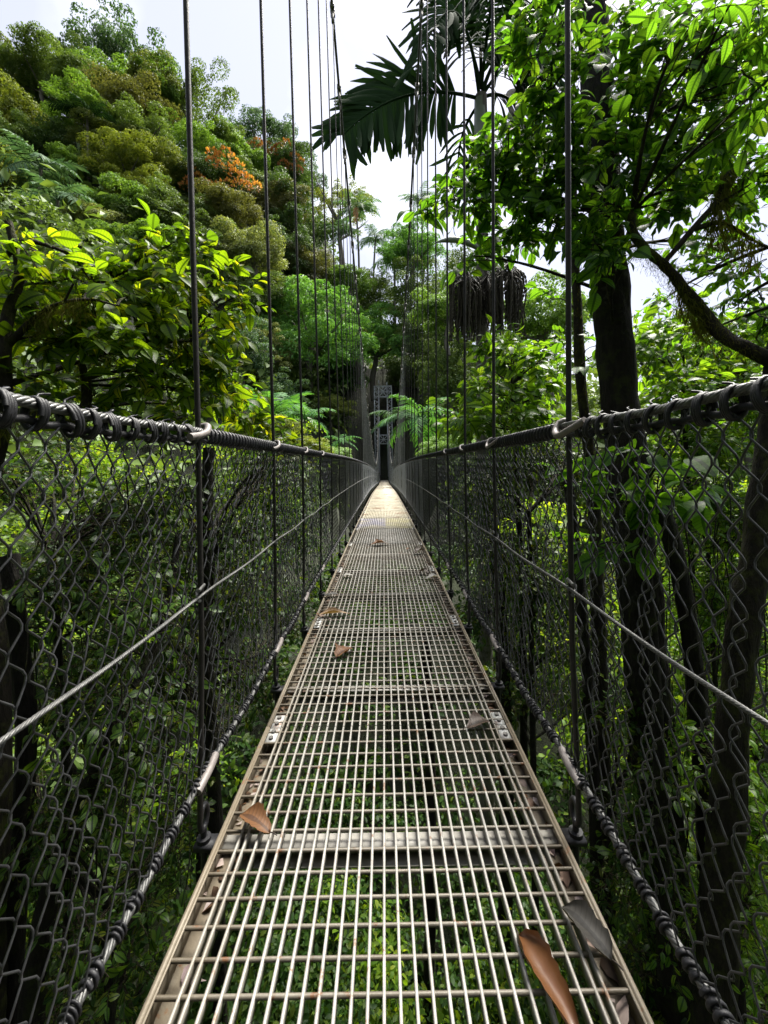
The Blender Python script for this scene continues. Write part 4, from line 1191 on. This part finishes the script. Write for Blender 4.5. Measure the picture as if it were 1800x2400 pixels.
# plain dark stems rising from the gorge
def stem(label, pts, r, bark='bark_dark', group='bare stems in the gorge'):
    root = thing('bare_stem', label, 'tree', tuple(pts[0]), group); mb = MB()
    pth = smooth_path(pts, 24); V, Q = tube(pth, np.linspace(r, r * .75, 24), 8)
    V = V + np.random.default_rng(int(r * 1e4)).normal(size=V.shape) * r * .06
    mb.add(V, Q); mb.obj('trunk', M[bark], root, loc=tuple(-np.array(pts[0])))
    GP.append(tuple(pts[0]))
stem('dark stem behind the left fence near the foot cable', [P(520, 2600, 4.6), P(500, 1800, 4.6), P(480, 1400, 4.7), P(490, 1050, 4.8)], .09)
stem('forked-looking dark stem right of the thick trunk behind the fence', [P(1660, 2700, 3.9), P(1640, 1700, 3.9), P(1590, 1330, 3.9), P(1540, 1150, 3.9)], .10)
stem('slender dark stem at the lower right beside the walkway', [P(1390, 2900, 4.4), P(1400, 2200, 4.4), P(1385, 1700, 4.5), P(1330, 1100, 4.6)], .075)
stem('dark stem seen through the grating right of centre', [P(1180, 3300, 6.5), P(1180, 2400, 6.2), P(1185, 1700, 6.0), P(1160, 1250, 6.4)], .13)
stem('dark stem seen through the grating near centre', [P(1010, 3600, 6.0), P(1000, 2600, 6.0), P(1010, 1900, 6.0), P(1000, 1500, 6.2)], .10)
stem('dark stem low behind the left fence at the frame edge', [P(40, 3000, 3.6), P(30, 2200, 3.6), P(60, 1700, 3.7), P(20, 1300, 3.8)], .10)

# ---- hero palm
pc = P(1128, 225, 8.0)
pb = [P(1150, 2600, 8.0), P(1138, 1500, 8.0), P(1132, 1000, 8.0), P(1130, 700, 8.0), P(1130, 480, 8.0), P(1127, 225, 8.0)]
palm = thing('stilt_palm', 'tall palm with big dark drooping fronds and hanging fruit strings right of the bridge', 'palm', tuple(pb[0]))
poff = tuple(-np.array(pb[0])); GP.append((pb[0][0], pb[0][1], pb[0][2] + .3))
mb = MB(); tp = smooth_path(pb, 60); rad = np.interp(np.linspace(0, 1, 60), [0, .55, 1], [.17, .135, .12]) * (1 + .03 * np.sin(np.arange(60) * 2.3))
mb.tube(tp, rad, 12); mb.obj('trunk', M['bark_palm'], palm, loc=poff)
mb = MB(); cs_ = smooth_path([P(1130, 505, 8), P(1129, 420, 8), P(1127, 300, 8), P(1126, 235, 8)], 14)
mb.tube(cs_, np.interp(np.linspace(0, 1, 14), [0, .3, 1], [.135, .165, .12]), 12)
M['crownshaft'] = metal('crownshaft', (.10, .13, .085), (.17, .20, .14), 0, .5, scale=4); mb.obj('crownshaft', M['crownshaft'], palm, loc=poff)
def hero_frond(pts, n, llen, wid, droop, seed, solo=True, up=(0, 0, 1), spread=1.0, lift=0.0):
    g = np.random.default_rng(seed)
    path, lf = frond_parts(pts[0], pts[1], pts[2], n, llen, wid, droop, rng=g, up=up, spread=spread, lift=lift, segs=5)
    mb = MB(); mb.tube(path, np.linspace(.035, .01, 24), 6)
    fr = mb.obj('frond', M['palm'], palm, loc=poff)
    if solo:
        for V, T in lf:
            c = V[0]; link('leaflet', mesh_from('leaflet', V - c, T, M['palm']), fr, tuple(c))
    else:
        V, T = join_parts(lf); o = link('leaflet', mesh_from('leaflet', V, T, M['palm']), fr); o['kind'] = 'stuff'
hero_frond([P(1125, 232, 8), P(940, 175, 7.6), P(805, 315, 7.4)], 46, 1.25, .105, .75, 1, up=nrm((.1, -1.0, .12)))
hero_frond([P(1122, 215, 8), P(1080, -130, 7.6), P(975, 160, 7.2)], 28, 1.1, .10, 1.0, 2, up=nrm((-.2, -.9, .4)))
hero_frond([P(1132, 215, 8), P(1210, -40, 8.2), P(1290, 300, 8.4)], 30, 1.25, .12, .9, 3, up=nrm((.2, -.9, .35)))
hero_frond([P(1128, 205, 8), P(1050, -120, 8.8), P(1010, -60, 9.8)], 24, 1.1, .11, 1.1, 4, False)
hero_frond([P(1128, 205, 8), P(1170, -200, 7.0), P(1180, 60, 6.2)], 24, 1.1, .11, 1.2, 5, False)
hero_frond([P(1130, 210, 8), P(1260, -120, 8.6), P(1340, 60, 9.2)], 24, 1.1, .11, 1.2, 6, False)
hero_frond([P(1128, 205, 8), P(1120, -160, 9.0), P(1150, -20, 10)], 24, 1.1, .11, 1.1, 7, False)
hero_frond([P(1132, 222, 8), P(1230, 60, 7.8), P(1300, 180, 7.6)], 30, 1.15, .12, .9, 9, False, up=nrm((.2, -.9, .35)))
hero_frond([P(1132, 228, 8), P(1220, 190, 8.4), P(1260, 380, 8.8)], 26, 1.1, .12, .9, 10, False, up=nrm((.2, -.9, .35)))
hero_frond([P(1126, 240, 8), P(1050, 330, 8.6), P(1085, 470, 9.0)], 12, .7, .09, 1.2, 8, False)
# horn-like bud and fruit strings
mb = MB(); bp = bez(P(1118, 580, 7.9), P(1070, 550, 7.7), P(1018, 570, 7.6), 14); mb.tube(bp, np.interp(np.linspace(0, 1, 14), [0, .3, .7, 1], [.05, .06, .05, .008]), 8)
mb.obj('flower_spathe', M['crownshaft'], palm, loc=poff)
M['fruit'] = metal('palm_fruit', (.016, .014, .009), (.05, .044, .028), 0, .7, scale=60, spec=.2)
for cx, cw, y0, y1, dd, sd in ((1090, 34, 640, 805, 7.2, 1), (1192, 40, 625, 790, 7.2, 2), (1140, 24, 650, 770, 7.6, 3)):
    g = np.random.default_rng(sd); mb = MB()
    stalk = bez(P(1130, 600, 8.0), P(cx, 590, dd), P(cx, y0 + 10, dd), 8); mb.tube(stalk, np.linspace(.035, .02, 8), 6)
    for k in range(70):
        x0 = cx + g.normal() * cw * .3; x1 = cx + g.uniform(-1, 1) * cw; dz = dd + g.normal() * .16
        yt = y0 + g.uniform(-12, 25); yb = y1 - g.uniform(0, 70)
        st = smooth_path([P(cx + (x0 - cx) * .3, yt, dd), P(x1, yt + 22, dz), P(x1 + g.normal() * 3, (yt + yb) / 2, dz), P(x1 + g.normal() * 4, yb, dz)], 30)
        mb.tube(st, np.where(np.arange(30) % 2 == 0, .010, .021) * np.where(np.arange(30) < 5, .5, 1), 4, cap=False)
    o = mb.obj('fruit_cluster', M['fruit'], palm, loc=poff); o['kind'] = 'stuff'

# ------------------------------------------------------------------ undergrowth in the gorge (uncountable)
def bushes(name, label, seed, centres, per, leaf, mat, shape, rad):
    g = np.random.default_rng(seed); pos, dr, up, sz = [], [], [], []
    for c, r in zip(centres, rad):
        d = rand_dirs(g, per); d[:, 2] = np.abs(d[:, 2]) - .25
        pos.append(c + d * r * g.uniform(.4, 1.05, per)[:, None] * np.array((1, 1, .8)))
        nn = nrm(d * .6 + (0, 0, .8) + g.normal(size=(per, 3)) * .5)
        dr.append(np.cross(nn, rand_dirs(g, per)) - nn * .2); up.append(nn); sz.append(leaf * g.uniform(.5, 1.4, per))
    V, T, U = scatter(np.vstack(pos), np.vstack(dr), np.vstack(up), np.concatenate(sz), shape)
    o = link(name, mesh_from(name, V, T, M[mat], U, smooth=False)); o['kind'] = 'stuff'; o['label'] = label; o['category'] = 'undergrowth'
    return o

def gorge(x, y):
    x = np.asarray(x, float); y = np.asarray(y, float)
    return -8.5 + .9 * np.sin(x * .5) + .7 * np.cos(y * .4) + np.where(np.abs(x) > 6, (np.abs(x) - 6) * .35, 0) + np.where(y < 1, (1 - y) * 1.6, 0)
# unseen canopy added behind and beside the viewpoint to shade the gorge
Vs, Ts, off_ = [], [], 0
gg = np.random.default_rng(55)
for fx, fy, fz, fr in ((-7, -5, 5, 5.0), (7.5, -5.5, 5, 5.0), (0, -11, 5.5, 6.0), (-12, -.5, 4.5, 5.0), (13, -1, 4.5, 5.5), (-7, -13, 7, 6.0), (8, -13, 7, 6.0), (-6.5, -2.5, -1.5, 3.2), (6.5, -2.5, -1.5, 3.2), (3.2, -5.5, 0, 2.6), (-3.2, -5.5, 0, 2.6)):
    me = proto('dome' if gg.random() < .5 else 'round', int(gg.integers(0, 2)))[0]
    V = np.empty(len(me.vertices) * 3, np.float32); me.vertices.foreach_get('co', V); V = V.reshape(-1, 3)
    T = np.empty(len(me.polygons) * 3, np.int32); me.loops.foreach_get('vertex_index', T); T = T.reshape(-1, 3)
    a_ = gg.uniform(0, 6.28); c_, s_ = math.cos(a_), math.sin(a_)
    Vs.append(np.column_stack([V[:, 0] * c_ - V[:, 1] * s_, V[:, 0] * s_ + V[:, 1] * c_, V[:, 2]]) * fr + np.array((fx, fy, fz))); Ts.append(T + off_); off_ += len(V)
shade_canopy = link('forest', mesh_from('forest', np.vstack(Vs), np.vstack(Ts), M['far_green'], smooth=False)); shade_canopy['kind'] = 'stuff'; shade_canopy['category'] = 'forest'
shade_canopy['label'] = 'unseen green canopy added round the near end of the bridge for shade'

# ------------------------------------------------------------------ fallen leaves on the walkway
DRY = {
    'pod': leaf_mat('dry_pod', [(.085, .034, .011), (.11, .046, .015)], .05, .35, spec=.6, noise_scale=25),
    'brown': leaf_mat('dry_brown', [(.075, .032, .012), (.12, .055, .02)], .1, .6, vein=True),
    'grey': leaf_mat('dry_grey', [(.03, .028, .024), (.055, .05, .043)], .1, .6, vein=True),
    'tan': leaf_mat('dry_tan', [(.19, .12, .065), (.25, .17, .10)], .15, .55, vein=True),
    'dark': leaf_mat('dry_dark', [(.035, .025, .018), (.06, .04, .03)], .1, .5, vein=True),
    'pale': leaf_mat('dry_pale', [(.24, .23, .21), (.3, .29, .27)], .15, .6, vein=True)}
def curl_leaf(L, W, curl, arch, mat, seed, ny=14, nx=7, lobes=0):
    g = np.random.default_rng(seed); V, U = [], []
    for j in range(ny + 1):
        t = j / ny; w = W * (math.sin(math.pi * min(1, t ** .8)) ** .75 if 0 < t < 1 else .02) * (1 + .08 * math.sin(t * 40) + .25 * lobes * math.sin(t * 22))
        for i in range(nx + 1):
            u = i / nx * 2 - 1; a = curl * u * (1 + .3 * math.sin(t * 7 + seed))
            x = w * (math.sin(a) / curl if abs(curl) > .01 else u); z = w * (1 - math.cos(a)) / max(abs(curl), .01) + arch * L * math.sin(math.pi * t) + .012 * L * math.sin(9 * t + 3 * u)
            V.append((x, (t - .5) * L, z)); U.append((u * .2, t))
    T = []
    for j in range(ny):
        for i in range(nx):
            a = j * (nx + 1) + i; b = a + nx + 1
            T += [(a, a + 1, b + 1), (a, b + 1, b)]
    me = mesh_from('leaf_blade', np.array(V), np.array(T), DRY[mat], np.array(U))
    mb = MB(); mb.tube([(0, -.5 * L, .002), (.01 * L, -.6 * L, .004), (.03 * L, -.68 * L, .0)], .0016, 5)
    return me, mb.mesh('leaf_stalk', DRY['dark'])
def dead_leaf(label, px, py, L, W, rz, mat, seed, curl=.9, arch=.06, rx=0.0, ry=0.0, lift=.008, lobes=0):
    d = 1.0
    for _ in range(30):      # meet the walkway along the view ray
        q = P(px, py, d); d = d + (q[2] - float(DZ(d)) - lift) * F / max(60, (py - PY)) * .8
    q = P(px, py, d)
    root = thing('fallen_leaf', label, 'leaf', tuple(q), 'dead leaves lying on the walkway')
    root.rotation_euler = (rx, ry, rz)
    me, st = curl_leaf(L, W, curl, arch, mat, seed, lobes=lobes)
    link('blade', me, root); link('stalk', st, root)
dead_leaf('orange-brown curled dead leaf wedged between the bars at the bottom', 1283, 2310, .19, .044, math.radians(194), 'pod', 1, 1.7, .05, rx=.12, lift=.004)
dead_leaf('dark veined curled leaf on the right edge channel', 1372, 2185, .11, .04, math.radians(30), 'grey', 2, 1.2, .12, lift=.012)
dead_leaf('broad brown dead leaf on the left side before the first crossbeam', 597, 1930, .115, .034, math.radians(60), 'brown', 3, .9, .1, lift=.01)
dead_leaf('dark purple-brown leaf near the right splice plate', 1122, 1698, .10, .032, math.radians(-70), 'dark', 4, .7, .1, lift=.01)
dead_leaf('long tan dead leaf lying across the left edge', 783, 1440, .21, .03, math.radians(-84), 'tan', 5, 1.1, .06, lift=.01)
dead_leaf('ragged brown leaf left of centre on the walkway', 808, 1530, .12, .04, math.radians(-40), 'brown', 6, .8, .12, lift=.01, lobes=1)
dead_leaf('small pale leaf left of centre further along', 816, 1350, .08, .03, math.radians(-80), 'pale', 7, .5, .15, lift=.01)
dead_leaf('grey leaf by the left edge before the small pale one', 777, 1396, .11, .03, math.radians(-75), 'grey', 8, .7, .1, lift=.01)
dead_leaf('small black crumpled leaf near the right edge', 995, 1343, .09, .03, math.radians(50), 'dark', 9, 1.0, .3, lift=.012)
dead_leaf('pale grey leaf on the right edge behind the black one', 1015, 1355, .13, .035, math.radians(-80), 'pale', 10, .6, .12, lift=.01)
dead_leaf('reddish-brown leaf in the middle just before the painted patch', 890, 1276, .22, .05, math.radians(-80), 'brown', 11, .8, .1, lift=.012, lobes=1)
dead_leaf('small dark leaf on the right side before the painted patch', 985, 1295, .14, .045, math.radians(-60), 'dark', 12, .9, .2, lift=.012, lobes=1)
dead_leaf('tiny brown leaf right of the reddish-brown one', 958, 1288, .07, .02, math.radians(-40), 'brown', 13, .9, .2, lift=.01)

# ------------------------------------------------------------------ the ground: one sheet from the gorge up the slopes to the horizon
for x in (-5, 0, 5):
    for y in (2, 8, 14, 20, 28, 36): GP.append((x, y, float(gorge(x, y)) - .6))
for x, y, z in ((0, 44, -5), (0, 50, -2.6), (3, 49, -2.6), (-3, 49, -2.6), (0, 60, 2), (0, -3, -1.6), (-6, -4, -2), (6, -4, -2), (20, 10, -5), (30, 30, -4), (14, 5, -5.5), (-14, 5, -5), (60, 40, -3), (60, 0, -3), (-40, -20, 0), (40, -20, -2), (30, 70, 0),
                (120, 120, -5), (200, 0, -6), (-200, 0, 30), (-150, 150, 60), (0, 200, 10), (200, 300, 0), (-300, 400, 40), (0, 500, 10), (900, 900, 0), (-900, 900, 20), (900, -500, 0), (-900, -500, 20), (0, 900, 10)):
    GP.append((x, y, z))
gp = np.array(GP)
def grid(a, n, lim):
    t = np.linspace(-1, 1, n); return np.sign(t) * (np.abs(t) ** 2.6) * lim
gx = grid(0, 130, 1200); gy = grid(0, 130, 1200) + 20
GX, GY = np.meshgrid(gx, gy)
pts = np.stack([GX.ravel(), GY.ravel()], 1)
d2 = ((pts[:, None] - gp[None, :, :2]) ** 2).sum(-1) + 6.0
w = d2 ** -1.8
gz = (w * gp[None, :, 2]).sum(1) / w.sum(1)
over = (np.abs(pts[:, 0]) < 2.5) & (pts[:, 1] > -1) & (pts[:, 1] < 46)
gz = np.where(over, np.minimum(gz, -4.0), gz)
gz += np.random.default_rng(5).normal(size=len(gz)) * .12
nx, ny = len(gx), len(gy)
ii = (np.arange(ny - 1)[:, None] * nx + np.arange(nx - 1)[None]).ravel()
ground = link('ground', mesh_from('ground', np.column_stack([pts, gz]), np.stack([ii, ii + 1, ii + nx + 1, ii + nx], 1), M['ground']))
ground['kind'] = 'structure'; ground['label'] = 'dark forest floor of the gorge and the slopes'
# walls added behind the tower so the trail opening reads as deep shade
mb = MB(); g = np.random.default_rng(9)
bz0 = float(DZ(TOWER_Y)) - 1.4
for x0, x1, y0, y1 in ((-3.2, -.62, 48.2, 56), (.62, 3.2, 48.2, 56), (-.62, .62, 53.5, 56)):
    nxx, nyy = 8, 14
    V = []
    for j in range(nyy + 1):
        for i in range(nxx + 1):
            V.append((x0 + (x1 - x0) * i / nxx, y0 + (y1 - y0) * j / nyy, bz0 + 6.0 + g.normal() * .15))
    V = np.array(V); Q = [(j * (nxx + 1) + i, j * (nxx + 1) + i + 1, (j + 1) * (nxx + 1) + i + 1, (j + 1) * (nxx + 1) + i) for j in range(nyy) for i in range(nxx)]
    mb.add(V, Q)
    mb.box((x0, y0, bz0 - 1), (x1, y1, bz0 + 5.8))
bank = mb.obj('shade_hollow', M['earth'], smooth=False); bank['kind'] = 'structure'; bank['label'] = 'near-black walls added to darken the trail opening behind the far tower'
mb = MB(); mb.box((-.62, 47.4, bz0 - 1), (.62, 53.5, float(DZ(TOWER_Y)) - .03)); tr = mb.obj('path', M['earth'], smooth=False); tr['kind'] = 'structure'; tr['label'] = 'dark trail leaving the far end of the bridge'
# slope undergrowth following the ground
g = np.random.default_rng(99); n = 60000
sx = g.uniform(-90, 40, n); sy = g.uniform(16, 105, n)
d2 = ((sx[:, None] - gp[None, :, 0]) ** 2 + (sy[:, None] - gp[None, :, 1]) ** 2) + 6.0
w = d2 ** -1.8; sz_ = (w * gp[None, :, 2]).sum(1) / w.sum(1)
ok = ~((np.abs(sx) < 4) & (sy < 57)); sx, sy, sz_ = sx[ok], sy[ok], sz_[ok]; n = len(sx)
nn = nrm(g.normal(size=(n, 3)) * .6 + (.2, -.4, .8))
V, T, U = scatter(np.stack([sx, sy, sz_ + np.abs(g.normal(size=n)) * 2.2], 1), np.cross(nn, rand_dirs(g, n)), nn, g.uniform(.5, 1.3, n), LO)
o = link('slope_undergrowth', mesh_from('slope_undergrowth', V, T, M['far_green'], smooth=False)); o['kind'] = 'stuff'; o['label'] = 'green undergrowth covering the forest slopes between the trees'; o['category'] = 'undergrowth'

# undergrowth on the gorge floor and thickets on its sides
def ground_z(x, y):
    d2 = ((x[:, None] - gp[None, :, 0]) ** 2 + (y[:, None] - gp[None, :, 1]) ** 2) + 6.0
    w = d2 ** -1.8
    z = (w * gp[None, :, 2]).sum(1) / w.sum(1)
    return np.where((np.abs(x) < 2.5) & (y > -1) & (y < 46), np.minimum(z, -4.0), z)
g = np.random.default_rng(77)
n = 420
bx = g.uniform(-2.6, 2.8, n); by = g.uniform(.1, 9, n); bz = ground_z(bx, by) + g.uniform(-.1, 2.0, n)
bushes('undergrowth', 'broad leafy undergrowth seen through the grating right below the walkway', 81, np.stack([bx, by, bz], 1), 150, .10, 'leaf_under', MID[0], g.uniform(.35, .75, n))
n = 620
bx = g.uniform(-9, 10, n); by = g.uniform(.3, 18, n) ; bz = ground_z(bx, by) + g.uniform(-.1, 1.3, n) * np.where(np.abs(bx) < 1.6, .6, 1.3)
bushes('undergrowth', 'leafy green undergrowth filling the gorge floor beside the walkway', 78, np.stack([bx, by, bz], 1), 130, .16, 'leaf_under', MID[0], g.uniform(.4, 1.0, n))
n = 520
bx = np.concatenate([g.uniform(-13, -3.2, n // 2), g.uniform(3.4, 14, n // 2)]); by = g.uniform(2.5, 18, n)
bx[:70] = g.uniform(-1.2, 3.2, 70); by[:70] = g.uniform(.8, 7, 70)
bz = ground_z(bx, by) + g.uniform(.0, 5.5, n) * np.where(np.arange(n) < 70, .4, 1.0)
M['leaf_glow'] = leaf_mat('leaf_glow', [G(.05, .11, .012), G(.10, .19, .016), G(.16, .25, .02), G(.24, .29, .03)], .6, .5, spec=.15, noise_scale=1.1)
bushes('scrub', 'sunlit yellow-green scrub deeper in the gorge behind both fences', 82, np.stack([bx, by, bz], 1), 170, .12, 'leaf_glow', MID[1], g.uniform(.4, 1.0, n))
n = 620
bx = np.concatenate([g.uniform(-26, -4, n // 2), g.uniform(4, 28, n // 2)]); by = g.uniform(6, 46, n)
bz = ground_z(bx, by) + g.uniform(.0, 3.2, n)
bushes('thicket', 'dense green thicket on both sides of the gorge behind the fences', 79, np.stack([bx, by, bz], 1), 150, .28, 'far_green', LO, g.uniform(.9, 1.9, n))

# hanging roots and moss threads in the shade beside the bridge
g = np.random.default_rng(123)
for side, x0, x1, lab in ((-1, 40, 520, 'dark hanging roots and moss threads behind the left fence'), (1, 1330, 1790, 'dark hanging roots and moss threads behind the right fence')):
    mb = MB()
    for k in range(150):
        px, py, d = g.uniform(x0, x1), g.uniform(1080, 2100), g.uniform(3.2, 6.0)
        L_ = g.uniform(.3, 1.6); q = P(px, py, d)
        mb.tube(smooth_path([q, q + np.array((g.normal() * .06, g.normal() * .06, -L_ * .5)), q + np.array((g.normal() * .12, g.normal() * .1, -L_))], 7), np.linspace(.006, .002, 7) * g.uniform(.6, 1.8), 4, cap=False)
    o = mb.obj('hanging_root', M['bark_moss']); o['kind'] = 'stuff'; o['label'] = lab; o['category'] = 'roots'
